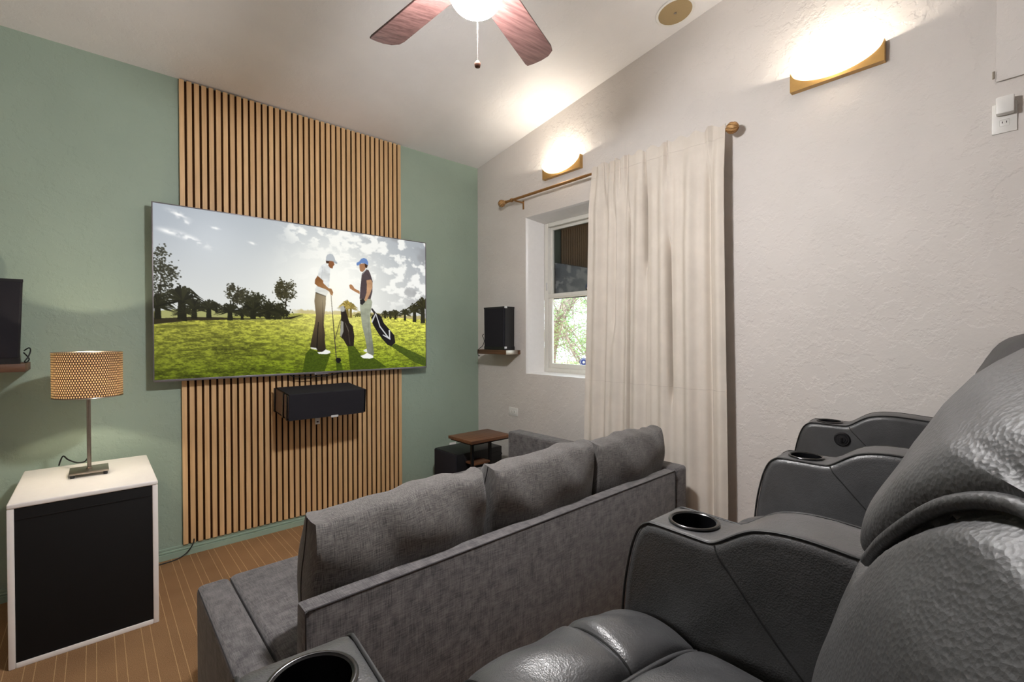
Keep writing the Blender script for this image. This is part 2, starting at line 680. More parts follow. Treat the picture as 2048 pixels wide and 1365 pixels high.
add_box(bm, ux0, ux1, fy1 - .068, fy1 - .045, zm - .01, fz1 - .035, .003)
add_box(bm, ux0, ux1, fy0 + .068, fy1 - .068, fz1 - .06, fz1 - .035, .003)
add_box(bm, ux0, ux1, fy0 + .068, fy1 - .068, zm - .01, zm + .014, .003)
up_sash = part('sash', bm, 'vinyl', win)
part('pane', box(ux0 + .01, ux0 + .014, fy0 + .064, fy1 - .064, zm + .01, fz1 - .055), 'glass', up_sash)
bm = new_bm()
add_box(bm, fx0 - .006, fx0 + .01, fy1 - .04, fy1 - .026, zm + .05, zm + .12, .002)
part('balance_clip', bm, 'sticker', frame)
solo('sun_screen', box(XR + .222, XR + .238, fy0 - .05, fy1 + .12, zm - .02, fz1 + .2, .004), 'black_satin',
     'black sun screen fixed outside the upper window pane', 'sun screen')

# ================================================================== SLAT WALL
PX0 = .4065
slat_face, felt_face = 3.598, 3.608
slats = thing('slat_panel', (1.18, 3.61, .073), 'tall oak slat panel with dark gaps behind the television', 'wall panel')
part('backing', box(PX0 + .002, PX0 + 1.545, felt_face, YB - .001, .074, 3.03), 'slat_felt', slats)
zlo, zhi = .073, 3.034
me = to_mesh('slat', box(0, .027, 0, .011, 0, zhi - zlo, .0012, 1), 35)
for i in range(39):
    o = link('slat', me, 'slat', slats, wmat(slats).inverted() @ Matrix.Translation((PX0 + i * .04, slat_face, zlo)))
TVB = None

# ================================================================== TELEVISION
tv = thing('television', (1.203, 3.55, 1.127), 'large wall television showing two golfers on a green course', 'television')
tx0, tx1, tz0, tz1, ty = .257, 2.151, 1.127, 2.216, 3.52
part('body', box(tx0 + .004, tx1 - .004, ty + .006, ty + .038, tz0 + .004, tz1 - .004, .006), 'black_satin', tv)
part('rear_housing', box(tx0 + .35, tx1 - .35, ty + .036, ty + .062, tz0 + .12, tz1 - .25, .01), 'black_satin', tv)
part('wall_mount', box(.95, 1.45, ty + .058, slat_face - .0005, 1.45, 1.85), 'black_metal', tv)
bm = new_bm()
bz, bb = .006, .014
add_box(bm, tx0, tx0 + bz, ty - .002, ty + .012, tz0, tz1, .0015)
add_box(bm, tx1 - bz, tx1, ty - .002, ty + .012, tz0, tz1, .0015)
add_box(bm, tx0 + bz, tx1 - bz, ty - .002, ty + .012, tz1 - bz, tz1, .0015)
add_box(bm, tx0 + bz, tx1 - bz, ty - .002, ty + .012, tz0, tz0 + bb, .0015)
part('bezel', bm, 'tv_body', tv)
part('sensor', box(1.20, 1.30, ty - .002, ty + .014, tz0 - .008, tz0 + .001, .002), 'tv_body', tv)


# ------------------------------------------------------------------ the picture on the screen (flat, emitted)
SHAPES = {
    'cap1': [(0.5454, 0.2238), (0.546, 0.2008), (0.5513, 0.1829), (0.5623, 0.173), (0.5732, 0.1784), (0.5797, 0.198), (0.5826, 0.2168), (0.5914, 0.2307), (0.5896, 0.2403), (0.5807, 0.2388), (0.5729, 0.224), (0.5454, 0.2269)],
    'hair1': [(0.5449, 0.2239), (0.5641, 0.2218), (0.5626, 0.2452), (0.5465, 0.2435)],
    'face1': [(0.5597, 0.2242), (0.5751, 0.2244), (0.5797, 0.2467), (0.5739, 0.2609), (0.5716, 0.2768), (0.5615, 0.2746), (0.5542, 0.2567)],
    'shirt1': [(0.5444, 0.2439), (0.5292, 0.2611), (0.5196, 0.2893), (0.5129, 0.3395), (0.5284, 0.3638), (0.5111, 0.404), (0.5025, 0.4277), (0.5044, 0.4517), (0.5447, 0.4756), (0.5558, 0.4446), (0.5596, 0.3518), (0.5623, 0.2783), (0.5516, 0.2533)],
    'arm1': [(0.5129, 0.3358), (0.503, 0.3636), (0.5016, 0.3917), (0.5132, 0.4091), (0.5451, 0.4266), (0.558, 0.4405), (0.5623, 0.4608), (0.5701, 0.4678), (0.5738, 0.4442), (0.567, 0.4202), (0.5547, 0.4163), (0.5347, 0.3843), (0.534, 0.3669)],
    'pants1': [(0.5045, 0.4501), (0.5448, 0.4741), (0.5435, 0.5301), (0.5371, 0.6224), (0.5354, 0.676), (0.5405, 0.7449), (0.539, 0.7755), (0.5428, 0.8447), (0.531, 0.8649), (0.5097, 0.8571), (0.5078, 0.8343), (0.4819, 0.8289), (0.4873, 0.7824), (0.5007, 0.6693), (0.5053, 0.6087), (0.4998, 0.5109)],
    'shoe1a': [(0.5097, 0.8647), (0.531, 0.8611), (0.5419, 0.8462), (0.5592, 0.8569), (0.5609, 0.8701), (0.546, 0.8794), (0.5159, 0.8757)],
    'shoe1b': [(0.482, 0.8237), (0.5078, 0.832), (0.509, 0.8472), (0.4868, 0.8404)],
    'club1': [(0.5635, 0.4653), (0.5657, 0.4651), (0.5798, 0.7682), (0.5863, 0.9103), (0.5827, 0.9101), (0.5758, 0.7682)],
    'clubhead1': [(0.5809, 0.9162), (0.5877, 0.9049), (0.6011, 0.9112), (0.6041, 0.9294), (0.5963, 0.9462), (0.5851, 0.9415)],
    'club2': [(0.6014, 0.6336), (0.6036, 0.6351), (0.5801, 0.7799), (0.5775, 0.7783)],
    'cap2': [(0.6708, 0.2361), (0.671, 0.2185), (0.6829, 0.2058), (0.6902, 0.1868), (0.7023, 0.1764), (0.7144, 0.1821), (0.7215, 0.2027), (0.7223, 0.2278), (0.7093, 0.2171), (0.6924, 0.2162), (0.6779, 0.2372)],
    'face2': [(0.6828, 0.2235), (0.7093, 0.2155), (0.7115, 0.2451), (0.7065, 0.2646), (0.6967, 0.2823), (0.6862, 0.2752), (0.6835, 0.2499)],
    'hair2': [(0.7059, 0.2161), (0.7204, 0.2273), (0.7163, 0.25), (0.7086, 0.2456)],
    'shirt2': [(0.6942, 0.2924), (0.7138, 0.2585), (0.7235, 0.2634), (0.7307, 0.2867), (0.7412, 0.3425), (0.7396, 0.4247), (0.7318, 0.4762), (0.6833, 0.4806), (0.6873, 0.3901), (0.6927, 0.3088)],
    'armf2': [(0.7132, 0.3398), (0.7353, 0.331), (0.7411, 0.3589), (0.7399, 0.3877), (0.7296, 0.438), (0.7131, 0.4942), (0.7024, 0.4951), (0.714, 0.4315), (0.7154, 0.3704)],
    'armp2': [(0.6837, 0.4227), (0.6625, 0.4075), (0.6542, 0.3861), (0.6464, 0.3776), (0.6393, 0.3848), (0.6419, 0.4083), (0.6577, 0.424), (0.6835, 0.4452)],
    'pants2': [(0.6847, 0.4789), (0.7294, 0.4666), (0.7391, 0.4985), (0.7295, 0.5975), (0.7317, 0.6957), (0.7417, 0.8191), (0.7457, 0.8934), (0.7337, 0.9051), (0.7166, 0.8838), (0.7076, 0.7775), (0.6938, 0.6802), (0.6851, 0.5514)],
    'shoe2a': [(0.685, 0.8984), (0.7019, 0.8912), (0.7142, 0.8771), (0.7421, 0.9015), (0.742, 0.9163), (0.7261, 0.9211), (0.6969, 0.9169)],
    'shoe2b': [(0.6973, 0.8585), (0.7129, 0.8469), (0.7157, 0.8731), (0.7045, 0.8685)],
    'glove2': [(0.6846, 0.487), (0.7001, 0.4759), (0.7082, 0.4995), (0.6949, 0.524), (0.6854, 0.5167)],
    'bag1': [(0.6037, 0.5724), (0.6198, 0.54), (0.6286, 0.5946), (0.6396, 0.6575), (0.6534, 0.6811), (0.6599, 0.7529), (0.657, 0.8249), (0.6291, 0.8257), (0.6135, 0.7764), (0.6009, 0.7566), (0.6015, 0.6822), (0.6047, 0.6194)],
    'bag1grey': [(0.6045, 0.6429), (0.6144, 0.6504), (0.6139, 0.7213), (0.6045, 0.7606), (0.6001, 0.7449)],
    'bag1top': [(0.6023, 0.5686), (0.6043, 0.5411), (0.6153, 0.5324), (0.6206, 0.5557), (0.6186, 0.5755), (0.6081, 0.58)],
    'bag2': [(0.7333, 0.6137), (0.7535, 0.5757), (0.7786, 0.6034), (0.791, 0.653), (0.8089, 0.6861), (0.84, 0.745), (0.846, 0.8047), (0.8262, 0.8314), (0.8079, 0.8208), (0.7774, 0.7616), (0.7575, 0.7119), (0.7404, 0.6627)],
    'bag2l1': [(0.7534, 0.5881), (0.7569, 0.5862), (0.7755, 0.6784), (0.8161, 0.7661), (0.8124, 0.772), (0.7719, 0.6851)],
    'bag2l2': [(0.7852, 0.7467), (0.7878, 0.7408), (0.8161, 0.7636), (0.8139, 0.7071), (0.8202, 0.707), (0.8218, 0.7831)],
    'bag2l3': [(0.7331, 0.6449), (0.7534, 0.5815), (0.7569, 0.5846), (0.738, 0.6546)],
    'handle2': [(0.7328, 0.5498), (0.7388, 0.5437), (0.756, 0.5797), (0.7494, 0.5924)],
    'shad1': [(0.4659, 0.8717), (0.4827, 0.8387), (0.5097, 0.8587), (0.5613, 0.8763), (0.5364, 1.0055), (0.4527, 0.9975)],
    'shad2': [(0.6314, 0.8242), (0.6594, 0.825), (0.6874, 0.8905), (0.746, 0.9182), (0.8067, 0.9934), (0.6417, 1.0036)],
    'shad3': [(0.8235, 0.8313), (0.8459, 0.8132), (0.9982, 0.9287), (1.0007, 1.0006), (0.9429, 0.9669)],
    'shad4': [(0.5829, 0.9436), (0.6041, 0.9397), (0.6118, 0.997), (0.5847, 1.0023)],
    'farbank': [(-0.0009, 0.611), (0.0681, 0.5942), (0.1415, 0.5763), (0.2284, 0.5972), (0.2933, 0.6119), (0.4557, 0.6034), (0.4583, 0.623), (0.4128, 0.6446), (0.2647, 0.6548), (0.1409, 0.6461), (-0.0016, 0.6889)],
    'darkband': [(-0.0005, 0.652), (0.0916, 0.6396), (0.175, 0.6376), (0.2648, 0.641), (0.3819, 0.6361), (0.4557, 0.6083), (0.4129, 0.6397), (0.3219, 0.6433), (0.1749, 0.6536), (0.0914, 0.661), (-0.0008, 0.6848)],
}
CW, CH = 1280, 734
YY, XX = np.mgrid[0:CH, 0:CW]
S_, T_ = (XX + .5) / CW, (YY + .5) / CH
ASP = CW / CH


def vnoise(fx, fy, seed, octv=4):
    r = np.random.default_rng(seed)
    out = np.zeros((CH, CW))
    amp = 1.0
    tot = 0
    for o_ in range(octv):
        g = r.random((int(fy * 2 ** o_) + 3, int(fx * 2 ** o_) + 3))
        x = S_ * fx * 2 ** o_
        y = T_ * fy * 2 ** o_
        xi, yi = x.astype(int), y.astype(int)
        xf, yf = x - xi, y - yi
        xf, yf = xf * xf * (3 - 2 * xf), yf * yf * (3 - 2 * yf)
        out += amp * ((g[yi, xi] * (1 - xf) + g[yi, xi + 1] * xf) * (1 - yf) + (g[yi + 1, xi] * (1 - xf) + g[yi + 1, xi + 1] * xf) * yf)
        tot += amp
        amp *= .55
    return out / tot


def ss(a, b_, x):
    t = np.clip((x - a) / (b_ - a), 0, 1)
    return t * t * (3 - 2 * t)


img = np.zeros((CH, CW, 3))
C = lambda *c: np.array(c, float)


def blend(mask, col):
    global img
    m = mask[..., None] if mask.ndim == 2 else mask
    img = img * (1 - m) + (np.asarray(col) * m)


# sky
sunx, suny = .576, .40
dist = np.hypot((S_ - sunx) * ASP, T_ - suny)
img[:] = C(168, 176, 184)
blend(ss(.0, .62, T_) * .75, C(228, 228, 222))
blend(ss(.55, 1, S_) * .25, C(150, 150, 150))
cn = vnoise(24, 20, 3, 5)
cl = ss(.50, .64, cn) * ss(.30, .55, S_) * ss(.62, .42, T_) * (.35 + .65 * ss(.55, .85, S_ + .25 * (1 - T_)))
band = np.exp(-(((T_ - (.03 + .25 * (S_ - .38))) / .09) ** 2)) * ss(.34, .45, S_)
cl = np.maximum(cl, ss(.47, .60, cn) * band)
dk = ss(.45, .62, vnoise(7, 6, 8, 4)) * ss(.62, .85, S_) * ss(.6, .35, T_)
blend(dk * .55, C(132, 132, 134))
blend(cl * .9, C(250, 250, 246))
for (cx, cy, ax, ay, sl_) in ((.068, .05, .03, .012, .9), (.105, .185, .055, .014, .75), (.04, .155, .026, .011, .5), (.085, .085, .02, .008, .8), (.285, .165, .012, .006, .6), (.17, .10, .012, .007, .3), (.055, .09, .015, .006, .4)):
    dx, dy = (S_ - cx), (T_ - cy)
    a = math.atan(sl_)
    uu, vv_ = dx * math.cos(a) + dy * math.sin(a), -dx * math.sin(a) + dy * math.cos(a)
    blend(np.exp(-(uu / ax) ** 2 - (vv_ / ay) ** 2) * ss(.35, .6, vnoise(40, 30, 5, 3)) * 1.0, C(248, 248, 246))
blend(np.exp(-(dist / .28) ** 2) * 1.0, C(255, 255, 250))
blend(np.exp(-(dist / .55) ** 2) * .55, C(252, 250, 238))
# far haze and trees at the horizon
hz = .600 + .05 * ss(.45, .0, S_) * 1.2 + .02 * ss(.7, 1, S_)
far = ss(.0, .012, T_ - (hz - .035 * vnoise(60, 3, 12, 3) - .012)) * ss(.40, .46, S_)
blend(far * .8, C(176, 160, 96))
blend(np.exp(-(dist / .25) ** 2) * far * .5, C(250, 236, 180))
# grass
grass = ss(-.003, .003, T_ - hz)
gn = vnoise(60, 120, 21, 4)
gf = vnoise(240, 300, 22, 2)
depth = np.clip((T_ - hz) / (1 - .6), 0, 1)
gcol = (C(206, 204, 84) * (1 - depth[..., None]) + C(104, 122, 24) * depth[..., None])
gcol = gcol * (.72 + .28 * ss(0, .75, S_)[..., None])
tex = (gn * .6 + gf * .4)
gcol = gcol * (.70 + .60 * ss(.28, .72, tex))[..., None]
patch = ss(.52, .62, vnoise(10, 26, 33, 4)) * ss(.72, .85, T_ + .1 * (1 - S_)) * ss(.55, .2, S_)
gcol = gcol * (1 - .45 * patch * ss(.4, .6, gf))[..., None]
glow = np.exp(-(((S_ - .60) / .20) ** 2) - (((T_ - .60) / .16) ** 2))
gcol = gcol * (1 - .55 * glow[..., None]) + C(250, 240, 150) * .55 * glow[..., None]
blend(grass, gcol)


def poly_mask(P_):
    P_ = [(a * CW, b_ * CH) for a, b_ in P_]
    xs, ys = [p[0] for p in P_], [p[1] for p in P_]
    x0, x1 = max(0, int(min(xs)) - 1), min(CW, int(max(xs)) + 2)
    y0, y1 = max(0, int(min(ys)) - 1), min(CH, int(max(ys)) + 2)
    if x1 <= x0 or y1 <= y0: return None
    gx, gy = np.meshgrid(np.arange(x0, x1) + .5, np.arange(y0, y1) + .5)
    ins = np.zeros(gx.shape, bool)
    n = len(P_)
    for i in range(n):
        (ax, ay), (bx, by) = P_[i], P_[(i + 1) % n]
        if ay == by: continue
        c = (ay > gy) != (by > gy)
        ins ^= c & (gx < (bx - ax) * (gy - ay) / (by - ay) + ax)
    return slice(y0, y1), slice(x0, x1), ins.astype(float)


def fill(P_, col, alpha=1.0, shade=None):
    r_ = poly_mask(SHAPES[P_] if isinstance(P_, str) else P_)
    if r_ is None: return
    sy, sx_, m = r_
    m = (m * alpha)[..., None]
    cc = C(*col) if shade is None else C(*col) * shade[sy, sx_, None]
    img[sy, sx_] = img[sy, sx_] * (1 - m) + cc * m


def stroke(a, b_, w0, w1, col, alpha=1.0):
    dx, dy = (b_[0] - a[0]) * ASP, b_[1] - a[1]
    L_ = math.hypot(dx, dy) or 1e-6
    nx, ny = -dy / L_ / ASP, dx / L_
    fill([(a[0] + nx * w0, a[1] + ny * w0), (b_[0] + nx * w1, b_[1] + ny * w1), (b_[0] - nx * w1, b_[1] - ny * w1), (a[0] - nx * w0, a[1] - ny * w0)], col, alpha)


def dab(x, y, r, col, alpha=1.0):
    ix, iy, ir = int(x * CW), int(y * CH), max(1.2, r * CH)
    k = int(ir) + 2
    x0, x1, y0, y1 = max(0, ix - k), min(CW, ix + k + 1), max(0, iy - k), min(CH, iy + k + 1)
    if x0 >= x1 or y0 >= y1: return
    d = np.hypot(XX[y0:y1, x0:x1] - ix, YY[y0:y1, x0:x1] - iy)
    m = (np.clip(ir - d + .5, 0, 1) * alpha)[..., None]
    img[y0:y1, x0:x1] = img[y0:y1, x0:x1] * (1 - m) + C(*col) * m


fill('farbank', (150, 150, 78), .8)
fill('darkband', (44, 38, 24), .95)
prng = random.Random(5)


def tree_blob(cx, cy, rx, ry, n, col, r=(.004, .011)):
    stroke((cx, cy + ry * 1.1), (cx + .003, cy - ry * .5), .0035, .0015, (40, 34, 24))
    clumps = []
    for _ in range(16):
        a = prng.random() * 2 * PI
        q = math.sqrt(prng.random()) * .85
        clumps.append((cx + math.cos(a) * rx * q, cy + math.sin(a) * ry * q))
    for _ in range(int(n * 2.4)):
        kx, ky = prng.choice(clumps)
        x, y = kx + prng.gauss(0, rx * .17), ky + prng.gauss(0, ry * .15)
        k = .75 + .5 * prng.random()
        dab(x, y, prng.uniform(*r) * .5, tuple(c * k for c in col), .9)


def palm(cx, cy, base, R_, col, n=26):
    stroke((cx, cy), (cx, base), R_ * .16, R_ * .2, tuple(c * .8 for c in col))
    for i in range(n):
        a = PI * (-.10 + 1.2 * i / (n - 1)) + prng.uniform(-.05, .05)
        L_ = R_ * prng.uniform(.8, 1.1)
        mid = (cx + math.cos(a) * L_ * .6 / ASP, cy - math.sin(a) * L_ * .75)
        end = (cx + math.cos(a) * L_ * 1.15 / ASP, cy - math.sin(a) * L_ * .55 + .25 * L_ * abs(math.cos(a)))
        k = prng.uniform(.7, 1.3)
        cc = tuple(c * k for c in col)
        stroke((cx, cy), mid, R_ * .035, R_ * .045, cc)
        stroke(mid, end, R_ * .045, R_ * .008, cc)


tree_blob(.018, .40, .045, .15, 260, (46, 46, 30))
tree_blob(.012, .50, .055, .07, 110, (42, 42, 28))
tree_blob(.06, .50, .03, .02, 40, (50, 50, 34))
for cx, cy, bs, R_ in ((.0107, .585, .655, .085), (.0745, .545, .655, .11), (.1084, .585, .65, .075), (.1499, .585, .645, .07), (.082, .615, .665, .055), (.172, .575, .61, .035), (.2128, .60, .655, .075)):
    palm(cx, cy, bs, R_, (38, 38, 22))
tree_blob(.235, .475, .033, .075, 170, (52, 50, 32))
tree_blob(.265, .50, .03, .06, 110, (56, 54, 34))
tree_blob(.30, .545, .05, .075, 330, (46, 46, 28))
tree_blob(.36, .57, .055, .065, 330, (44, 44, 26))
tree_blob(.395, .465, .038, .10, 300, (58, 55, 34))
tree_blob(.33, .61, .09, .03, 260, (40, 40, 22))
for cx, cy, bs, R_ in ((.285, .585, .645, .08), (.335, .59, .645, .07), (.25, .61, .65, .045)):
    palm(cx, cy, bs, R_, (40, 40, 22))
palm(.630, .54, .62, .06, (150, 130, 62))
palm(.645, .55, .62, .05, (156, 136, 70))
for k in range(22):
    x = .665 + k * .009
    tree_blob(x, .60 - .002 * (k % 3), .010, .014, 16, (96, 92, 50), (.003, .006))
for cx, cy, bs, R_ in ((.7974, .585, .618, .035), (.822, .588, .622, .038), (.8464, .585, .626, .05), (.8933, .58, .632, .055), (.9419, .555, .642, .085), (.985, .52, .65, .105)):
    palm(cx, cy, bs, R_, (52, 50, 28))
# long shadows, bags and the two players
gd = .75 + .5 * gf
for k in ('shad1', 'shad2', 'shad3', 'shad4'):
    fill(k, (58, 74, 16), .86, gd)
fill('club2', (60, 50, 40))
fill('bag1', (40, 33, 27), 1, .7 + .6 * gf)
fill('bag1grey', (150, 148, 138))
fill('bag1top', (170, 170, 165))
fill('handle2', (50, 45, 45))
fill('bag2', (26, 23, 26), 1, .7 + .6 * gf)
for k in ('bag2l1', 'bag2l2', 'bag2l3'):
    fill(k, (205, 205, 205))
fill('shoe1b', (215, 215, 205))
sh1 = .45 + .95 * ss(.95, .52, T_)
fill('pants1', (78, 66, 48), 1, sh1)
fill('shoe1a', (236, 236, 230))
fill('hair1', (72, 46, 30))
fill('face1', (140, 90, 56))
fill('cap1', (186, 191, 194))
sh2 = .86 + .22 * vnoise(50, 50, 44, 2)
fill('shirt1', (226, 228, 226), 1, sh2)
fill('arm1', (142, 92, 50), 1, sh2)
fill('club1', (70, 62, 52))
fill('clubhead1', (22, 22, 22))
fill('shoe2b', (222, 222, 215))
fill('armp2', (176, 128, 88))
fill('pants2', (152, 156, 136), 1, sh2 * (.75 + .35 * ss(1, .5, T_)))
fill('shoe2a', (240, 240, 236))
fill('face2', (168, 122, 88))
fill('hair2', (64, 44, 32))
fill('cap2', (108, 138, 190))
fill('shirt2', (84, 72, 74), 1, sh2)
fill('armf2', (196, 152, 114), 1, sh2)
fill('glove2', (46, 42, 42))
stroke((.5142, .655), (.5078, .842), .0022, .0035, (24, 19, 15))
stroke((.530, .50), (.533, .83), .0012, .002, (44, 36, 27), .8)
stroke((.5044, .4525), (.5447, .4755), .0035, .0035, (52, 44, 34))
stroke((.719, .549), (.7265, .876), .001, .0016, (112, 116, 98), .8)
stroke((.712, .262), (.695, .300), .0022, .0012, (205, 205, 205), .8)
stroke((.573, .2245), (.5905, .238), .002, .002, (140, 146, 152))
stroke((.5313, .272), (.5284, .36), .001, .0016, (176, 180, 184), .8)
stroke((.717, .289), (.7353, .335), .0012, .0012, (58, 48, 52))
stroke((.632, .68), (.641, .815), .002, .003, (70, 60, 52))
stroke((.622, .66), (.636, .72), .0015, .0015, (120, 112, 100))
blend(np.exp(-(((S_ - .545) / .05) ** 2) - (((T_ - .50) / .10) ** 2)) * .35, C(255, 246, 214))

img = np.clip(img, 0, 255)
small = (img[0::2, 0::2] + img[1::2, 0::2] + img[0::2, 1::2] + img[1::2, 1::2]) / 4 / 255
lin_img = np.where(small <= .04045, small / 12.92, ((small + .055) / 1.055) ** 2.4)
gh, gw = lin_img.shape[:2]
gx0, gx1, gz1, gz0 = tx0 + bz, tx1 - bz, tz1 - bz, tz0 + bb
xs = np.linspace(gx0, gx1, gw)
zs = np.linspace(gz1, gz0, gh)
vx = np.zeros((gh, gw, 3))
vx[..., 0] = xs[None, :] - tv.location.x
vx[..., 1] = ty + .003 - tv.location.y
vx[..., 2] = zs[:, None] - tv.location.z
idx = np.arange(gh * gw).reshape(gh, gw)
quads = np.stack([idx[:-1, :-1], idx[1:, :-1], idx[1:, 1:], idx[:-1, 1:]], -1).reshape(-1, 4)
me = bpy.data.meshes.new('screen')
me.vertices.add(gh * gw)
me.vertices.foreach_set('co', vx.reshape(-1).astype(np.float32))
nq = len(quads)
me.loops.add(nq * 4)
me.loops.foreach_set('vertex_index', quads.reshape(-1).astype(np.int32))
me.polygons.add(nq)
me.polygons.foreach_set('loop_start', np.arange(0, nq * 4, 4, dtype=np.int32))
me.update(calc_edges=True)
ca = me.color_attributes.new('picture', 'FLOAT_COLOR', 'POINT')
rgba = np.ones((gh * gw, 4), np.float32)
rgba[:, :3] = lin_img.reshape(-1, 3)
ca.data.foreach_set('color', rgba.reshape(-1))
sm, nt, b = new_mat('lit_screen_picture')
at = nt.nodes.new('ShaderNodeAttribute')
at.attribute_name = 'picture'
b.inputs['Base Color'].default_value = (.004, .004, .004, 1)
b.inputs['Roughness'].default_value = .3
b.inputs['Specular IOR Level'].default_value = .1
nt.links.new(at.outputs['Color'], b.inputs['Emission Color'])
b.inputs['Emission Strength'].default_value = .46
link('screen', me, sm, tv)['label'] = 'lit screen with two golfers, bags, palms and bright cloudy sky'

bm = new_bm()
add_tube(bm, catmull([(1.02, 3.535, 1.135), (1.07, 3.535, 1.112), (1.2, 3.535, 1.104), (1.34, 3.535, 1.112), (1.45, 3.535, 1.135)]), .0035, 6)
solo('television_cable', bm, 'cord', 'thin black cable sagging under the bottom edge of the television', 'cable')


# ================================================================== CENTRE SPEAKER under the television
cs = thing('centre_speaker', (1.2, 3.4, .85), 'long black centre speaker bracketed to the slat panel below the television', 'speaker')
tilt = Matrix.Translation((1.2, 3.40, .945)) @ Matrix.Rotation(math.radians(5.0), 4, 'X')
L2, D2, H2 = .27, .148, .082


def cbox(x0, x1, y0, y1, z0, z1, bev=.004):
    bm_ = box(x0, x1, y0, y1, z0, z1, bev)
    bmesh.ops.transform(bm_, matrix=tilt, verts=bm_.verts[:])
    return bm_


part('body', cbox(-L2 + .006, L2 - .006, -D2 + .006, D2, -H2 + .006, H2 - .006), 'brown_vinyl', cs)
bm = new_bm()
th = .006
prof = [(-D2 - th, -H2 - th), (-D2 - th, H2 + th * .2), (-D2, H2 + th), (D2 - .012, H2 + th), (D2 - .012, H2), (-D2 + .001, H2), (-D2, H2 - .002), (-D2, -H2), (D2 - .012, -H2), (D2 - .012, -H2 - th)]
add_prism(bm, prof, -L2 + .012, L2 - .012, 'x')
bmesh.ops.transform(bm, matrix=tilt, verts=bm.verts[:])
part('cloth_sleeve', bm, 'black_cloth', cs)
for sx in (-1, 1):
    for y0, y1 in ((-D2 - .004, -D2 + .022), (-.07, -.045), (D2 - .022, D2 + .002)):
        a, b_ = (sx * (L2 - .008), sx * (L2 + .002))
        part('end_band', cbox(min(a, b_), max(a, b_), y0, y1, -H2 - .002, H2 + .002, .002), 'black_gloss', cs)
part('bracket', box(1.16, 1.30, 3.38, slat_face - .0005, .835, .849, .002), 'black_metal', cs)
part('bracket_plate', box(1.14, 1.32, slat_face - .008, slat_face - .0005, .80, .87, .002), 'black_metal', cs)
part('badge', cbox(.02, .07, -D2 - .0075, -D2 - .003, -H2 - .014, -H2 + .001, .001), 'sticker', cs)

pl = thing('wall_jack', (1.245, slat_face, .738), 'small white jack plate on the slats under the centre speaker', 'wall plate')
part('plate', box(1.227, 1.263, slat_face - .006, slat_face - .0003, .738, .79, .002), 'plastic', pl)
part('socket', box(1.238, 1.252, slat_face - .0075, slat_face - .005, .752, .762, .001), 'slot', pl)

# ================================================================== CABINET with the lamp
cab = thing('media_cabinet', (-.033, 3.18, 0), 'white box cabinet with black mesh front standing on the carpet', 'cabinet')
cx0, cx1, cy0, cy1, ch = -.284, .222, 2.85, 3.515, .70
bm = new_bm()
w = .022
add_box(bm, cx0, cx0 + w, cy0, cy1, 0, ch - w, .004)
add_box(bm, cx1 - w, cx1, cy0, cy1, 0, ch - w, .004)
add_box(bm, cx0 + w, cx1 - w, cy0, cy1, 0, w, .003)
add_box(bm, cx0 + w, cx1 - w, cy1 - .012, cy1, w, ch - w)
part('carcass', bm, 'cabinet', cab)
part('top', box(cx0, cx1, cy0 - .002, cy1, ch - w, ch, .006, 3), 'cabinet', cab)
dr = part('door', box(cx0 + w, cx1 - w, cy0 + .004, cy0 + .016, w, ch - w, .002), 'cab_grille', cab)
part('door_rail', box(cx0 + w + .003, cx1 - w - .003, cy0 + .001, cy0 + .005, ch - w - .05, ch - w - .046), 'black_satin', dr)

LX, LY = -.029, 3.225
lamp = thing('table_lamp', (LX, LY, ch), 'lit table lamp with woven brown drum shade on the white cabinet', 'lamp')
bm = box(LX - .075, LX + .075, LY - .075, LY + .075, ch + .016, ch + .026, .002)
part('base', bm, 'nickel', lamp)
for a in (-1, 1):
    for c in (-1, 1):
        part('foot', lathe([(.0001, 0), (.008, 0), (.009, .004), (.009, .0165), (.0001, .0165)], (LX + a * .062, LY + c * .062, ch), 12), 'black_satin', lamp)
part('pole', lathe([(.0001, ch + .026), (.0125, ch + .026), (.0125, ch + .03), (.0085, ch + .034), (.0085, 1.11), (.0001, 1.11)], (LX, LY, 0), 20), 'nickel', lamp)
part('switch', lathe([(.0001, 0), (.005, 0), (.005, .018), (.007, .018), (.007, .024), (.0001, .024)], (LX + .008, LY - .004, 1.088), 10, 'x'), 'nickel', lamp)
part('bulb', lathe([(.0001, 1.125), (.009, 1.13), (.009, 1.19), (.010, 1.205), (.0105, 1.215), (.009, 1.224), (.0001, 1.229)], (LX, LY, 0), 20), emit('lamp_bulb', (1, .82, .58, 1), 14), lamp)
part('lamp_holder', lathe([(.0001, 1.10), (.018, 1.10), (.018, 1.13), (.0001, 1.13)], (LX, LY, 0), 16), 'black_satin', lamp)
# perforated woven shade: brown card with rows of small pale openings that pass the light
sm, nt, b = new_mat('woven_lamp_shade')
tc = nt.nodes.new('ShaderNodeTexCoord')
sp = nt.nodes.new('ShaderNodeSeparateXYZ')
nt.links.new(tc.outputs['Object'], sp.inputs[0])
ang = math_n(nt, 'ARCTAN2', sp.outputs[1], sp.outputs[0])
rowf = math_n(nt, 'MULTIPLY', sp.outputs[2], 1 / .0118)
row = math_n(nt, 'FLOOR', rowf)
ty_ = math_n(nt, 'FRACT', rowf)
off = math_n(nt, 'MULTIPLY', math_n(nt, 'MODULO', row, 2), .5)
tx_ = math_n(nt, 'FRACT', math_n(nt, 'ADD', math_n(nt, 'MULTIPLY', ang, 82 / (2 * PI)), math_n(nt, 'ADD', off, 100)))
hx = math_n(nt, 'LESS_THAN', math_n(nt, 'ABSOLUTE', math_n(nt, 'SUBTRACT', tx_, .5)), .24)
hy = math_n(nt, 'LESS_THAN', math_n(nt, 'ABSOLUTE', math_n(nt, 'SUBTRACT', ty_, .5)), .34)
hole = math_n(nt, 'MULTIPLY', hx, hy)
b.inputs['Base Color'].default_value = lin(96, 72, 58)
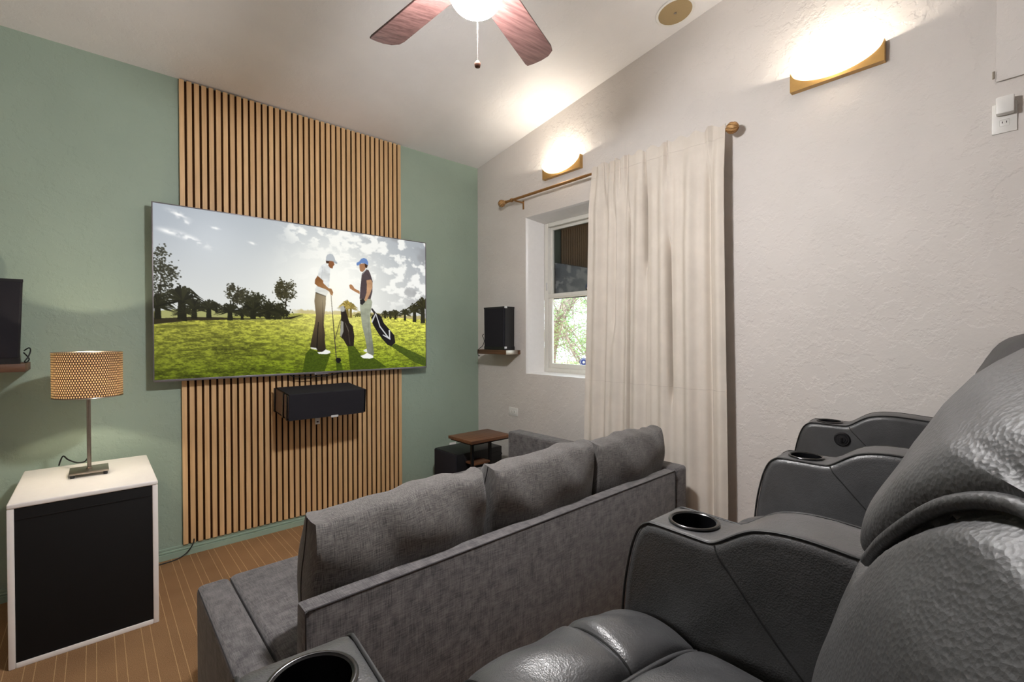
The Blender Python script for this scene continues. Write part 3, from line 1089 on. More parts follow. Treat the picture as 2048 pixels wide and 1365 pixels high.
b.inputs['Roughness'].default_value = .8
tr = nt.nodes.new('ShaderNodeBsdfTranslucent')
tr.inputs[0].default_value = (1, .84, .6, 1)
tr2 = nt.nodes.new('ShaderNodeBsdfTranslucent')
tr2.inputs[0].default_value = lin(150, 100, 70)
mx0 = nt.nodes.new('ShaderNodeMixShader')
mx0.inputs[0].default_value = .03
nt.links.new(b.outputs[0], mx0.inputs[1])
nt.links.new(tr2.outputs[0], mx0.inputs[2])
mx = nt.nodes.new('ShaderNodeMixShader')
nt.links.new(hole, mx.inputs[0])
nt.links.new(mx0.outputs[0], mx.inputs[1])
nt.links.new(tr.outputs[0], mx.inputs[2])
nt.links.new(mx.outputs[0], nt.nodes['Material Output'].inputs[0])
sr = .137
part('shade', lathe([(sr, 1.097), (sr, 1.325), (sr - .0015, 1.325), (sr - .0015, 1.097), (sr, 1.097)], (LX, LY, 0), 64), sm, lamp, 50)
for z in (1.098, 1.324):
    bm = new_bm()
    add_tube(bm, [(LX + sr * math.cos(a), LY + sr * math.sin(a), z) for a in [2 * PI * k / 64 for k in range(65)]], .0022, 6, False)
    part('shade_ring', bm, 'nickel', lamp)
bm = new_bm()
for k in range(3):
    a = k * 2 * PI / 3 + .4
    add_tube(bm, [(LX + .017 * math.cos(a), LY + .017 * math.sin(a), 1.118), (LX + sr * math.cos(a), LY + sr * math.sin(a), 1.10)], .0015, 5)
part('shade_spider', bm, 'nickel', lamp)
part('cord', tube(catmull([(LX - .004, LY + .012, ch + .08), (LX - .02, LY + .07, ch + .05), (LX - .05, LY + .15, ch + .035), (LX - .085, LY + .21, ch + .045), (LX - .105, LY + .25, ch + .06), (LX - .118, LY + .275, ch + .03), (LX - .124, LY + .288, ch + .005)]), .0035, 6), 'cord', lamp)
point_light('lamp_light', (LX, LY, 1.212), 14.0, (1, .87, .66), .0135, lamp)


# ================================================================== SPEAKERS ON WALL SHELVES
def wall_speaker(name, loc, rz, w, d, h, label, flare=.02):
    """local: x width, y- is the front, base at z = 0"""
    s = thing(name, loc, label, 'speaker', None, rz)
    bt, tp = w / 2 - flare, w / 2
    bm_ = new_bm()
    rows_ = []
    for z, q in ((.028, bt), (h - .012, tp)):
        rows_.append([(-q * .8, d / 2, z), (-q, -d / 2 + .014, z), (q, -d / 2 + .014, z), (q * .8, d / 2, z)])
    add_loft(bm_, rows_, close_u=True, cap=True)
    part('body', bm_, 'black_satin', s, 30, world=False)
    bm_ = new_bm()
    rows_ = []
    for z, q in ((.03, bt - .004), (h - .014, tp - .004)):
        rows_.append([(-q, -d / 2 + .016, z), (-q + .004, -d / 2, z), (q - .004, -d / 2, z), (q, -d / 2 + .016, z)])
    add_loft(bm_, rows_, close_u=True, cap=True)
    part('grille', bm_, 'black_cloth', s, 30, world=False)
    bm_ = new_bm()
    add_prism(bm_, [(-bt * .85, d / 2), (-bt - .002, -d / 2 + .004), (bt + .002, -d / 2 + .004), (bt * .85, d / 2)], 0, .03, 'z')
    part('plinth', bm_, 'black_satin', s, 30, world=False)
    bm_ = new_bm()
    add_prism(bm_, [(-tp * .82, d / 2), (-tp - .002, -d / 2 + .004), (tp + .002, -d / 2 + .004), (tp * .82, d / 2)], h - .014, h, 'z')
    part('top_cap', bm_, 'black_satin', s, 30, world=False)
    return s


sh = thing('wall_shelf', (-.42, 3.49, 1.228), 'dark walnut wall shelf fixed to the green wall', 'shelf')
part('board', box(-.585, -.263, 3.365, YB - .0005, 1.228, 1.268, .002), 'walnut', sh)
wall_speaker('shelf_speaker', (-.415, 3.472, 1.2682), 0, .29, .17, .425, 'black tapered speaker on the walnut shelf of the green wall', .014)
solo('speaker_cable', tube(catmull([(-.282, 3.56, 1.33), (-.262, 3.54, 1.345), (-.255, 3.52, 1.33), (-.262, 3.50, 1.30), (-.275, 3.49, 1.274), (-.268, 3.52, 1.272), (-.262, 3.54, 1.284), (-.270, 3.56, 1.30), (-.285, 3.575, 1.32)]), .003, 6), 'cord',
     'looped black cable beside the speaker on the green wall', 'cable')

sh = thing('wall_shelf', (2.71, 3.22, 1.24), 'short walnut wall shelf on the white wall beside the window', 'shelf')
part('board', box(2.632, XR - .02, 3.018, 3.42, 1.24, 1.279, .002), 'walnut_y', sh)
part('lit_end_face', box(2.634, XR - .022, 3.0155, 3.0185, 1.241, 1.278, .0005), 'nickel', sh)  # window light on the shelf's end face, put in as a pale metal sheet
part('wall_cleat', box(XR - .02, XR - .0005, 3.010, 3.43, 1.242, 1.277, .002), 'walnut_y', sh)
s2 = wall_speaker('shelf_speaker', (2.716, 3.195, 1.2792), -PI / 2, .285, .145, .382, 'black speaker on the short walnut shelf beside the window', .004)
part('sticker', box(-.141, -.1392, -.067, -.04, .012, .03), 'sticker', s2, world=False)
part('sticker', box(-.146, -.142, -.069, -.039, .366, .383), 'sticker', s2, world=False)
for p in s2.children:
    if p.name.startswith('sticker'):
        p.matrix_local = Matrix.Rotation(PI, 4, 'Z') @ Matrix.Scale(-1, 4, (0, 1, 0))
solo('speaker_cable', tube(catmull([(2.67, 3.37, 1.42), (2.665, 3.385, 1.405), (2.67, 3.375, 1.385), (2.67, 3.365, 1.35), (2.66, 3.38, 1.31), (2.635, 3.40, 1.282), (2.627, 3.405, 1.25), (2.628, 3.395, 1.22), (2.64, 3.39, 1.225)]), .003, 6), 'cord',
     'black cable curling over the short walnut shelf beside the window', 'cable')


# ================================================================== WALL SCONCES
def sconce(yc, label):
    z0, z1, hw = 2.69, 2.792, .199
    s = thing('wall_sconce', (XR, yc, z0), label, 'wall light', 'brass wall sconces on the white wall')
    outline = [(-hw, 0), (hw, 0), (hw, z1 - z0)]
    for k in range(1, 24):
        a = PI * k / 24
        outline.append((hw * .985 * math.cos(a), (z1 - z0) - .088 * math.sin(a)))
    outline.append((-hw, z1 - z0))
    bm_ = new_bm()
    add_prism(bm_, [(yc + a, z0 + b_) for a, b_ in outline], XR - .036, XR - .0005, 'x')
    part('plate', bm_, 'brass', s, 30)
    bm_ = new_bm()                                        # quarter-ellipsoid frosted bowl, open on top
    rows_ = []
    for i in range(13):
        ph = PI / 2 * i / 12                              # 0 rim .. bottom
        rows_.append([(XR - .034 - .085 * math.sin(PI * j / 32) * math.cos(ph), yc + (hw - .006) * math.cos(PI * j / 32) * math.cos(ph) ** .999 if i < 12 else yc + (hw - .006) * math.cos(PI * j / 32) * .001,
                       z1 - .001 - .085 * math.sin(ph)) for j in range(33)])
    # lower edge must follow the arc of the plate: build as function of position along the arc instead
    bm_.free()
    bm_ = new_bm()
    rows_ = []
    for j in range(33):
        a = PI * j / 32
        yy, zz = (hw - .006) * .985 * math.cos(a), -.086 * math.sin(a)
        row = []
        for i in range(11):
            t = PI / 2 * i / 10
            # from the plate arc (t=0) out and up to the rim (t=90 deg)
            row.append((XR - .034 - .088 * math.sin(a) * math.sin(t), yc + yy, z1 - .001 + zz * math.cos(t)))
        rows_.append(row)
    add_loft(bm_, rows_)
    part('glass_shade', bm_, 'frosted', s, 60)
    part('lamp_socket', lathe([(.0001, -.03), (.012, -.03), (.012, .03), (.0001, .03)], (XR - .022 - .035, yc, z1 - .035), 12, 'y'), 'plastic', s)
    point_light('sconce_light', (XR - .075, yc, z1 - .028), 5.5, (1, .91, .77), .02, s)
    return s


sconce(2.502, 'brass wall sconce with glowing frosted bowl above the curtain rod')
sconce(.664, 'brass wall sconce with glowing frosted bowl on bare white wall')

# ================================================================== CURTAIN ROD AND CURTAIN
RX, RZ = XR - .09, 2.583
rod = thing('curtain_rod', (RX, 2.15, RZ), 'bronze curtain rod with carved ball finials across the window', 'curtain rod')
bm = new_bm()
add_tube(bm, [(RX, 1.19, RZ), (RX, 2.2, RZ)], .0095, 14)
add_tube(bm, [(RX, 2.2, RZ), (RX, 3.105, RZ)], .0115, 14)
part('pole', bm, 'rod', rod)
for y, s in ((3.105, 1), (1.19, -1)):
    fp = [(.0001, -.006), (.015, -.006), (.017, 0), (.014, .008), (.009, .014), (.012, .02), (.022, .027), (.028, .038), (.030, .05), (.027, .064), (.019, .076), (.008, .083), (.0001, .084)]
    f = part('finial', lathe([(r, h * s) for r, h in fp], (RX, y, RZ), 22, 'y'), 'finial', rod)
    bm = new_bm()
    for k in range(9):
        a = 2 * PI * k / 9
        add_tube(bm, [(RX + (r + .0012) * math.cos(a + h * 14), y + h * s, RZ + (r + .0012) * math.sin(a + h * 14)) for r, h in fp[5:12]], .0022, 5)
    part('carving', bm, 'rod', f)
part('collar', lathe([(.0116, -.012), (.0165, -.009), (.0165, .009), (.0116, .012)], (RX, 3.02, RZ), 16, 'y'), 'rod', rod)
for y in (2.965, 1.30):
    bm = new_bm()
    add_box(bm, RX - .016, XR - .0005, y - .006, y + .006, RZ - .024, RZ - .013, .001)
    add_box(bm, XR - .006, XR - .0005, y - .008, y + .008, RZ - .075, RZ - .0, .001)
    part('bracket', bm, 'rod', rod)

CY0, CY1 = 2.135, 1.175            # window side, room side
NT, NZ = 300, 70
top_tab = [(0, 0), (.05, .0), (.065, .022), (.09, .036), (.112, .02), (.118, .004), (.13, .022), (.145, .030), (.16, .002), (.172, .022), (.19, .030), (.207, .0), (.225, .02), (.243, .03), (.258, .0), (.28, .03), (.305, .03), (.318, -.006), (.34, .018),
           (.40, .024), (.452, .018), (.462, -.014), (.482, .026), (.53, .018), (.57, .014), (.605, .02), (.62, -.014), (.632, .02), (.65, .036), (.668, .024), (.74, .012), (.82, .018), (.88, .008), (.905, .03), (.928, .0), (.965, .01), (1, .0)]


def curtain_off(t, z):
    h = smooth01((2.62 - z) / .35)
    top = lerp_table(top_tab, t)
    g = .015 * math.sin(2 * PI * (t * 5.2 + .15)) + .009 * math.sin(2 * PI * (t * 11.3 + .4)) + .018
    low = g
    for c, wd, dp, za, zb in ((.335 + .012 * (2.5 - z), .012, .060, 2.35, .0), (.462 + .016 * (2.5 - z), .008, .060, 2.5, 1.75), (.632 + .012 * (2.5 - z), .009, .060, 2.1, .9), (.15, .02, .022, 2.5, .4), (.22 + .01 * (2.5 - z), .018, .03, 2.4, 1.3), (.90, .012, .02, 2.6, 0.), (.08, .03, -.012, 2.6, .2), (.78, .10, -.016, 2.2, 0.)):
        k = smooth01((za - z) / .25) * smooth01((z - zb) / .25) if zb > 0 else smooth01((za - z) / .25)
        low -= dp * k * math.exp(-((t - c) / wd) ** 2)
    return top * (1 - h) + low * h


def curtain_pt(t, z, d):
    y = CY0 + (CY1 - CY0) * t
    sp_ = smooth01((2.6 - z) / 2.6)
    y += (.055 * sp_ * (1 - t) if t < .5 else -.055 * sp_ * (t - .5) * 1.2)
    x = RX - .0125 - max(curtain_off(t, z), -.001 if abs(z - RZ) < .03 else -.045) - d
    return (x, y, z)


zlist = [2.618 - .004, 2.60, 2.583, 2.566, 2.548, 2.53, 2.515] + [2.515 - (2.515 - .015) * k / (NZ - 7) for k in range(1, NZ - 6)]
bm = new_bm()
front = [[curtain_pt(i / NT, z + (.012 * math.sin(i * .21) if k == 0 else 0), 0) for i in range(NT + 1)] for k, z in enumerate(zlist)]
back = [[(p[0] + .004, p[1], p[2]) for p in r] for r in front]
fv = [[bm.verts.new(p) for p in r] for r in front]
bv = [[bm.verts.new(p) for p in r] for r in back]
for i in range(len(fv) - 1):
    for j in range(NT):
        bm.faces.new((fv[i][j], fv[i + 1][j], fv[i + 1][j + 1], fv[i][j + 1]))
        bm.faces.new((bv[i][j], bv[i][j + 1], bv[i + 1][j + 1], bv[i + 1][j]))
for r in (0, -1):
    for j in range(NT):
        bm.faces.new((fv[r][j], fv[r][j + 1], bv[r][j + 1], bv[r][j]))
for c in (0, NT):
    for i in range(len(fv) - 1):
        bm.faces.new((fv[i][c], bv[i][c], bv[i + 1][c], fv[i + 1][c]))
cur = thing('curtain', (RX, 1.65, .015), 'long cream canvas curtain gathered on the bronze rod', 'curtain')
part('panel', bm, 'curtain', cur, 60)
for nm, zz in (('header_seam', 2.536), ('hem_seam', 1.08)):
    bm = new_bm()
    add_tube(bm, [Vector(curtain_pt(i / NT, zz, .0002)) for i in range(2, NT - 1, 2)], .0009, 4)
    part(nm, bm, plain(nm + '_thread', lin(196, 186, 176), .9), cur)


# ================================================================== WALL PLATES
def outlet(name, loc, normal, w, h, label, group=None, slots=True):
    """plate on a wall; normal '-x' (right wall) or '-y' (screen wall); w along the wall, h up"""
    o_ = thing(name, loc, label, 'outlet', group)
    x, y, z = loc

    def B(a0, a1, d0, d1, z0, z1, bev=.0015):
        if normal == '-x':
            return box(x - d1, x - d0, y + a0, y + a1, z + z0, z + z1, bev)
        return box(x + a0, x + a1, y - d1, y - d0, z + z0, z + z1, bev)
    part('plate', B(-w / 2, w / 2, .0004, .006, 0, h, .002), 'plastic', o_)
    if slots:
        horiz = w > h
        for s in (-1, 1):
            c = s * .021
            ca, cz = (c, h / 2) if horiz else (0, h / 2 + c)
            soc = part('socket', B(ca - .014, ca + .014, .005, .0075, cz - .013, cz + .013, .003), 'plastic', o_)
            for q in (-1, 1):
                if horiz:
                    part('slot', B(ca - .004, ca + .004, .0072, .0078, cz + q * .006 - .0012, cz + q * .006 + .0012, 0), 'slot', soc)
                else:
                    part('slot', B(ca + q * .006 - .0012, ca + q * .006 + .0012, .0072, .0078, cz - .002, cz + .006, 0), 'slot', soc)
    return o_


outlet('outlet', (XR, 3.102, .685), '-x', .118, .074, 'white sideways outlet low on the white wall beside the short shelf')
outlet('outlet', (2.49, YB, .287), '-y', .074, .118, 'white outlet on the green wall behind the subwoofer')
o1 = outlet('outlet', (XR, .078, 2.233), '-x', .072, .122, 'high white outlet with a plug-in adapter under the access panel')
part('adapter', box(XR - .042, XR - .006, .050, .102, 2.302, 2.372, .005), 'plastic', o1)

ap = thing('access_panel', (XR, -.4, 2.447), 'plain white access panel high on the white wall', 'panel')
part('panel_frame', box(XR - .006, XR - .0005, -.9, .100, 2.451, 3.2, .002), 'white_wall', ap)
part('panel_door', box(XR - .013, XR - .006, -.9, .104, 2.447, 3.2, .003), 'white_wall', ap)
part('hinge', lathe([(.0001, 0), (.004, 0), (.004, .03), (.0001, .03)], (XR - .018, .11, 2.46), 10), 'nickel', ap)

# ================================================================== CEILING: speaker and fan
cyc = 1.452
ct = Matrix.Translation((2.636, cyc, zc(cyc))) @ Matrix.Rotation(-math.atan(SL), 4, 'X')
csp = thing('ceiling_speaker', (2.636, cyc, zc(cyc) - .02), 'round tan in-ceiling speaker with a thin white rim', 'speaker')
for nm, pr, mt in (('rim', [(.100, -.0005), (.112, -.0005), (.114, -.003), (.112, -.006), (.100, -.0065), (.098, -.004), (.100, -.0005)], 'plastic'),
                   ('grille', [(.0001, -.0075), (.05, -.0072), (.09, -.0062), (.0995, -.004), (.0995, -.0005)], 'tan'),
                   ('logo', [(.0001, -.0092), (.008, -.0092), (.008, -.0074)], 'nickel')):
    bm = lathe(pr, (0, 0, 0), 40)
    bmesh.ops.transform(bm, matrix=ct, verts=bm.verts[:])
    part(nm, bm, mt, csp)

HX, HY, BZ = .91, 1.183, 2.55
fan = thing('ceiling_fan', (HX, HY, 2.25), 'dark wood five blade ceiling fan with lit milk glass globe', 'ceiling fan')
part('canopy', lathe([(.0001, zc(HY) - .07), (.05, zc(HY) - .07), (.068, zc(HY) - .04), (.07, zc(HY) + .012)], (HX, HY, 0), 28), 'nickel', fan)
part('downrod', lathe([(.012, 2.70), (.012, zc(HY) - .06)], (HX, HY, 0), 14), 'nickel', fan)
part('motor', lathe([(.0001, 2.72), (.05, 2.72), (.095, 2.69), (.105, 2.65), (.105, 2.60), (.09, 2.575), (.06, 2.565), (.0001, 2.565)], (HX, HY, 0), 36), 'nickel', fan)
part('light_fitter', lathe([(.0001, 2.566), (.05, 2.566), (.062, 2.55), (.066, 2.525), (.066, 2.505), (.0001, 2.505)], (HX, HY, 0), 30), 'nickel', fan)
gl = [(.058, 2.517)] + [(.084 * math.cos(a), 2.490 - (.067 if a > 0 else .03) * math.sin(a)) for a in [-.6 + (PI / 2 + .6) * k / 14 for k in range(14)]] + [(.0001, 2.423)]
part('globe', lathe(gl, (HX, HY, 0), 36), 'bowl', fan, 60)
for k in range(3):
    a = k * 2 * PI / 3 + math.radians(-64)
    d = Vector((math.cos(a), math.sin(a), 0))
    c = Vector((HX, HY, 2.512))
    part('thumb_screw', tube([c + d * .064, c + d * .084, c + d * .0845, c + d * .097], [.004, .004, .008, .008], 10), 'nickel', fan)
br = [(.0, .0)]
for k in range(5):
    a = math.radians(93.5 - 72 * k + 1.0)
    R_ = Matrix.Translation((HX, HY, BZ + .025)) @ Matrix.Rotation(a, 4, 'Z') @ Matrix.Rotation(math.radians(-11), 4, 'X')
    bm = new_bm()
    pts = [(.13, -.05), (.16, -.058), (.50, -.066), (.528, -.06), (.548, -.035), (.554, 0), (.552, .035), (.546, .063), (.53, .066), (.16, .058), (.13, .05)]
    add_prism(bm, pts, -.004, .004, 'z', .0012, 1)
    bmesh.ops.transform(bm, matrix=R_, verts=bm.verts[:])
    part('blade', bm, None, fan).data.materials.append(M['blade'])
    bm = new_bm()
    add_prism(bm, [(.085, -.014), (.12, -.012), (.15, -.03), (.20, -.03), (.21, 0), (.20, .03), (.15, .03), (.12, .012), (.085, .014)], .004, .008, 'z')
    bmesh.ops.transform(bm, matrix=R_, verts=bm.verts[:])
    part('blade_iron', bm, 'nickel', fan)
bm = new_bm()
for k in range(30):
    z = 2.425 - k * .0052
    bmesh.ops.create_icosphere(bm, subdivisions=1, radius=.0021, matrix=Matrix.Translation((HX + .004, HY - .002, z)))
add_tube(bm, [(HX + .004, HY - .002, 2.43), (HX + .004, HY - .002, 2.27)], .0008, 5)
part('pull_chain', bm, 'nickel', fan)
part('pull_knob', lathe([(.0001, 2.277), (.005, 2.276), (.0095, 2.270), (.010, 2.264), (.0085, 2.258), (.0001, 2.256)], (HX + .004, HY - .002, 0), 16), plain('bronze_knob', lin(120, 84, 70), .35, metal=.6), fan)

# ================================================================== CORNER: subwoofer and side table
sub = thing('subwoofer', (2.38, 3.21, 0), 'black box subwoofer on the floor in the room corner', 'subwoofer')
sx0_, sx1_, sy0_, sy1_, sz1_ = 2.14, 2.62, 3.06, 3.39, .45
part('cabinet_body', box(sx0_ + .012, sx1_, sy0_, sy1_, .02, sz1_, .006), 'black_satin', sub)
part('grille', box(sx0_, sx0_ + .014, sy0_ + .004, sy1_ - .004, .03, sz1_ - .004, .008, 3), 'black_cloth', sub)
for a in (sx0_ + .05, sx1_ - .05):
    for c in (sy0_ + .04, sy1_ - .04):
        part('foot', lathe([(.0001, 0), (.016, 0), (.018, .021), (.0001, .021)], (a, c, 0), 12), 'black_satin', sub)

st = thing('side_table', (2.33, 2.97, 0), 'small brown wood side table with black metal posts beside the subwoofer', 'side table')
part('table_top', box(2.135, 2.545, 2.85, 3.165, .568, .592, .003), 'table_wood', st)
part('top_frame', box(2.15, 2.53, 2.865, 3.15, .556, .5685, .001), 'black_metal', st)
for (a, c) in ((2.212, 2.945), (2.392, 2.945)):
    part('post', box(a - .010, a + .010, c - .010, c + .010, .012, .557), 'black_metal', st)
part('lower_shelf', box(2.222, 2.382, 2.93, 3.045, .375, .392, .002), 'table_wood', st)
bm = new_bm()
add_box(bm, 2.18, 2.54, 2.935, 2.955, 0, .0125)
add_box(bm, 2.18, 2.20, 2.76, 2.935, 0, .0125)
add_box(bm, 2.52, 2.54, 2.76, 2.935, 0, .0125)
part('foot_frame', bm, 'black_metal', st)
part('wire_handle', tube(catmull([(2.402, 2.945, .44), (2.47, 2.945, .445), (2.52, 2.945, .425), (2.50, 2.945, .41), (2.402, 2.945, .41)]), .003, 6), 'black_metal', st)

solo('power_cable', tube(catmull([(.463, 3.592, .10), (.458, 3.588, .075), (.44, 3.583, .045), (.41, 3.578, .018), (.36, 3.565, .005), (.29, 3.555, .004), (.22, 3.55, .004), (.12, 3.55, .004)]), .0032, 6), 'cord',
     'black power cable dropping from the slat panel onto the carpet', 'cable')


# ================================================================== SOFA (chaise sectional)
SX0, SX1 = .275, 2.50
sofa = thing('sectional_sofa', (1.4, 1.9, 0), 'charcoal linen sectional sofa with chaise along the white wall', 'sofa')
part('left_arm', box(SX0, .383, 1.30, 2.10, .03, .462, .022, 4), 'sofa', sofa)
bm = new_bm()
add_prism(bm, [(1.296, .05), (1.296, .652), (1.300, .66), (1.356, .66), (1.362, .652), (1.39, .05)], .412, 2.362, 'x', .006, 2)
bk = part('back', bm, 'sofa', sofa)
bm = new_bm()
add_tube(bm, [(.414, 1.2955, .06), (.414, 1.2955, .655), (.42, 1.2965, .659), (2.356, 1.2965, .659), (2.36, 1.2955, .655), (2.36, 1.2955, .06)], .0022, 6)
part('piping', bm, 'piping', bk)
part('seat_base', box(.386, 1.655, 1.392, 2.10, .05, .30, .012), 'sofa', sofa)
sc_ = part('seat_cushion', box(.388, 1.66, 1.395, 2.145, .302, .447, .026, 4), 'sofa', sofa)
bm = new_bm()
add_tube(bm, [(.392, 1.42, .436), (.392, 2.125, .436)], .0022, 6)
part('piping', bm, 'piping', sc_)
part('chaise_base', box(1.668, 2.362, 1.392, 2.66, .05, .30, .012), 'sofa', sofa)
part('chaise_cushion', box(1.665, 2.362, 1.395, 2.69, .302, .45, .03, 4), 'sofa', sofa)
ra = part('right_arm', box(2.369, SX1, 1.300, 2.70, .03, .665, .020, 4), 'sofa', sofa)
lf = sofa
for a, c in ((.32, 1.36), (.32, 2.04), (1.72, 2.6), (2.44, 2.62), (2.44, 1.36)):
    part('foot', lathe([(.0001, 0), (.018, 0), (.024, .052), (.0001, .052)], (a, c, 0), 12), 'black_satin', sofa)
bm = new_bm()
add_tube(bm, [(.279, 1.33, .452), (.279, 2.075, .452), (.281, 2.094, .44), (.281, 2.098, .06)], .0022, 6)
part('arm_piping', bm, 'piping', sofa)


def pillow(W_, H_, T_2, seed, nx=34, nz=22, ny=6):
    """box pillow: local x width, z height, y thickness, base at z = 0"""
    r = random.Random(seed)
    ph = [r.uniform(0, 6.28) for _ in range(8)]
    bm_ = new_bm()
    bmesh.ops.create_cube(bm_, size=2)
    bmesh.ops.delete(bm_, geom=bm_.faces[:], context='FACES_ONLY')
    bm_.free()
    bm_ = new_bm()
    grid = {}
    weave = []

    def V(i, j, k):
        key = (i, j, k)
        if key not in grid:
            a, c, b_ = 2 * i / nx - 1, 2 * j / ny - 1, 2 * k / nz - 1
            ex = math.copysign(abs(a) ** .9, a)
            fall = (1 - abs(a) ** 5 * .10) * (1 - abs(b_) ** 3.2 * .50)
            crown = .72 + .28 * (1 - a * a) * (1 - b_ * b_)
            y = c * T_2 / 2 * fall * crown * (1 if abs(c) == 1 else .98)
            bulge = math.sqrt(max(0, 1 - c * c))
            x = a * W_ / 2 * (1 - .035 * (1 - bulge) - .03 * b_ * b_ * abs(a))
            z = H_ / 2 + b_ * H_ / 2 * (1 + .0 - .05 * a * a * a * a - .03 * (1 - bulge))
            if b_ > .2:
                z += .006 * math.sin(a * 4 + ph[0]) * (b_ - .2) + .002 * math.sin(a * 15 + ph[1]) * (b_ - .2)
                y += .006 * math.sin(a * 13 + ph[2] + b_ * 2) * (b_ - .2)
            y += .006 * math.sin(a * 6 + b_ * 4 + ph[3])
            ear = max(0, abs(a) - .86) / .14 * max(0, b_ - .72) / .28
            z += .014 * ear
            grid[key] = bm_.verts.new((x, y, z))
            weave.append((a * W_ / 2 + (c + 1) * T_2 / 2 * max(0, (abs(a) - .8) / .2), b_ * H_ / 2 + (c + 1) * T_2 / 2, 0))
        return grid[key]
    for i in range(nx):
        for k in range(nz):
            bm_.faces.new((V(i, 0, k), V(i + 1, 0, k), V(i + 1, 0, k + 1), V(i, 0, k + 1)))
            bm_.faces.new((V(i, ny, k), V(i, ny, k + 1), V(i + 1, ny, k + 1), V(i + 1, ny, k)))
    for i in range(nx):
        for j in range(ny):
            bm_.faces.new((V(i, j, 0), V(i, j + 1, 0), V(i + 1, j + 1, 0), V(i + 1, j, 0)))
            bm_.faces.new((V(i, j, nz), V(i + 1, j, nz), V(i + 1, j + 1, nz), V(i, j + 1, nz)))
    for k in range(nz):
        for j in range(ny):
            bm_.faces.new((V(0, j, k), V(0, j, k + 1), V(0, j + 1, k + 1), V(0, j + 1, k)))
            bm_.faces.new((V(nx, j, k), V(nx, j + 1, k), V(nx, j + 1, k + 1), V(nx, j, k + 1)))
    edge = []
    for k in range(0, nz + 1):
        edge.append(V(0, ny // 2, k).co.copy() - Vector((.001, 0, 0)))
    top = [V(i, ny // 2, nz).co.copy() + Vector((0, 0, .001)) for i in range(0, nx + 1)]
    rgt = [V(nx, ny // 2, k).co.copy() + Vector((.001, 0, 0)) for k in range(nz, -1, -1)]
    return bm_, (edge, rgt), weave


for (cx, W_, H_, rz, lean, tip, seed, label) in (
        (.796, .655, .425, 0, 13, -2.4, 1, 'grey linen back cushion at the sofa end with the low arm'),
        (1.452, .645, .445, 1.0, 13, -.8, 2, 'middle grey linen back cushion of the sofa'),
        (2.085, .60, .440, -1, 13, -.5, 3, 'grey linen back cushion in the sofa corner next to the curtain')):
    bm, seams, weave = pillow(W_, H_, .235, seed)
    t = thing('back_cushion', (cx, 1.515, .449), label, 'cushion', 'back cushions of the sofa', math.radians(rz))
    Lm = Matrix.Rotation(math.radians(lean), 4, 'X') @ Matrix.Rotation(math.radians(tip), 4, 'Y')
    low = min((Lm @ v.co).z for v in bm.verts)
    Lm = Matrix.Translation((0, 0, .0015 - low)) @ Lm
    cv = part('cover', bm, 'cushion', t, 60, world=False, local=Lm)
    wa = cv.data.attributes.new('weave', 'FLOAT_VECTOR', 'POINT')
    wa.data.foreach_set('vector', np.array(weave, np.float32).reshape(-1))
    for seam in seams:
        part('piping', tube(seam, .0016, 5), 'piping', t, 60, world=False, local=Lm)

# ================================================================== LEATHER RECLINERS on the riser
RZ0 = .35
cups = [(.188, .568), (.984, .496), (1.797, .508), (2.612, .640)]
arm_rot = [-5, -1.5, 3, 6.5]
arm_prof = [(.150, .02), (.147, .20), (.143, .36), (.133, .47), (.118, .55), (.104, .595), (.090, .620), (.072, .633), (.05, .6365), (-.055, .636), (-.075, .638), (-.092, .647), (-.110, .660), (-.13, .674), (-.152, .686), (-.18, .694), (-.21, .698), (-.25, .699), (-.32, .694), (-.45, .680), (-.58, .657), (-.64, .635), (-.67, .60), (-.68, .55), (-.68, .02)]
AW = .078
bm = new_bm()
add_prism(bm, arm_prof, -AW, AW, 'x', .022, 4)
arm_me = to_mesh('arm_solid', bm, 40)
cut_me = to_mesh('cut', lathe([(.0001, .545), (.0455, .545), (.0455, .75), (.0001, .75)], (0, 0, 0), 40), None)
ao = bpy.data.objects.new('arm_tmp', arm_me)
co = bpy.data.objects.new('cut_tmp', cut_me)
COL.objects.link(ao)
COL.objects.link(co)
md = ao.modifiers.new('b', 'BOOLEAN')
md.object = co
md.operation = 'DIFFERENCE'
md.solver = 'EXACT'
dg = bpy.context.evaluated_depsgraph_get()
dg.update()
arm_cut = bpy.data.meshes.new_from_object(ao.evaluated_get(dg))
arm_cut.name = 'arm'
bpy.data.objects.remove(ao)
bpy.data.objects.remove(co)
b2 = bmesh.new()
b2.from_mesh(arm_cut)
for f in b2.faces:
    f.smooth = True
for e in b2.edges:
    e.smooth = not (len(e.link_faces) == 2 and e.calc_face_angle(0) > math.radians(40))
b2.to_mesh(arm_cut)
b2.free()
arm_cut.materials.clear()
arm_cut.materials.append(M['leather'])
cup_me = to_mesh('cup_holder', lathe([(.0455, .630), (.053, .6372), (.0535, .640), (.049, .6418), (.0455, .6395), (.0448, .634), (.0435, .56), (.0001, .556)], (0, 0, 0), 44), 40)
cup_me.materials.append(M['black_gloss'])
ring_me = to_mesh('cup_ring', lathe([(.0535, .6385), (.0525, .6415), (.0495, .6428), (.0478, .642), (.0485, .6405)], (0, 0, 0), 44), 60)
ring_me.materials.append(M['chrome'])


def off_prof(dz=.001, step=4):
    pts = arm_prof[2:23]
    return catmull([(0, p[0] + (dz if i < 7 else 0), p[1] + (dz if i >= 5 else 0)) for i, p in enumerate(pts)], step)


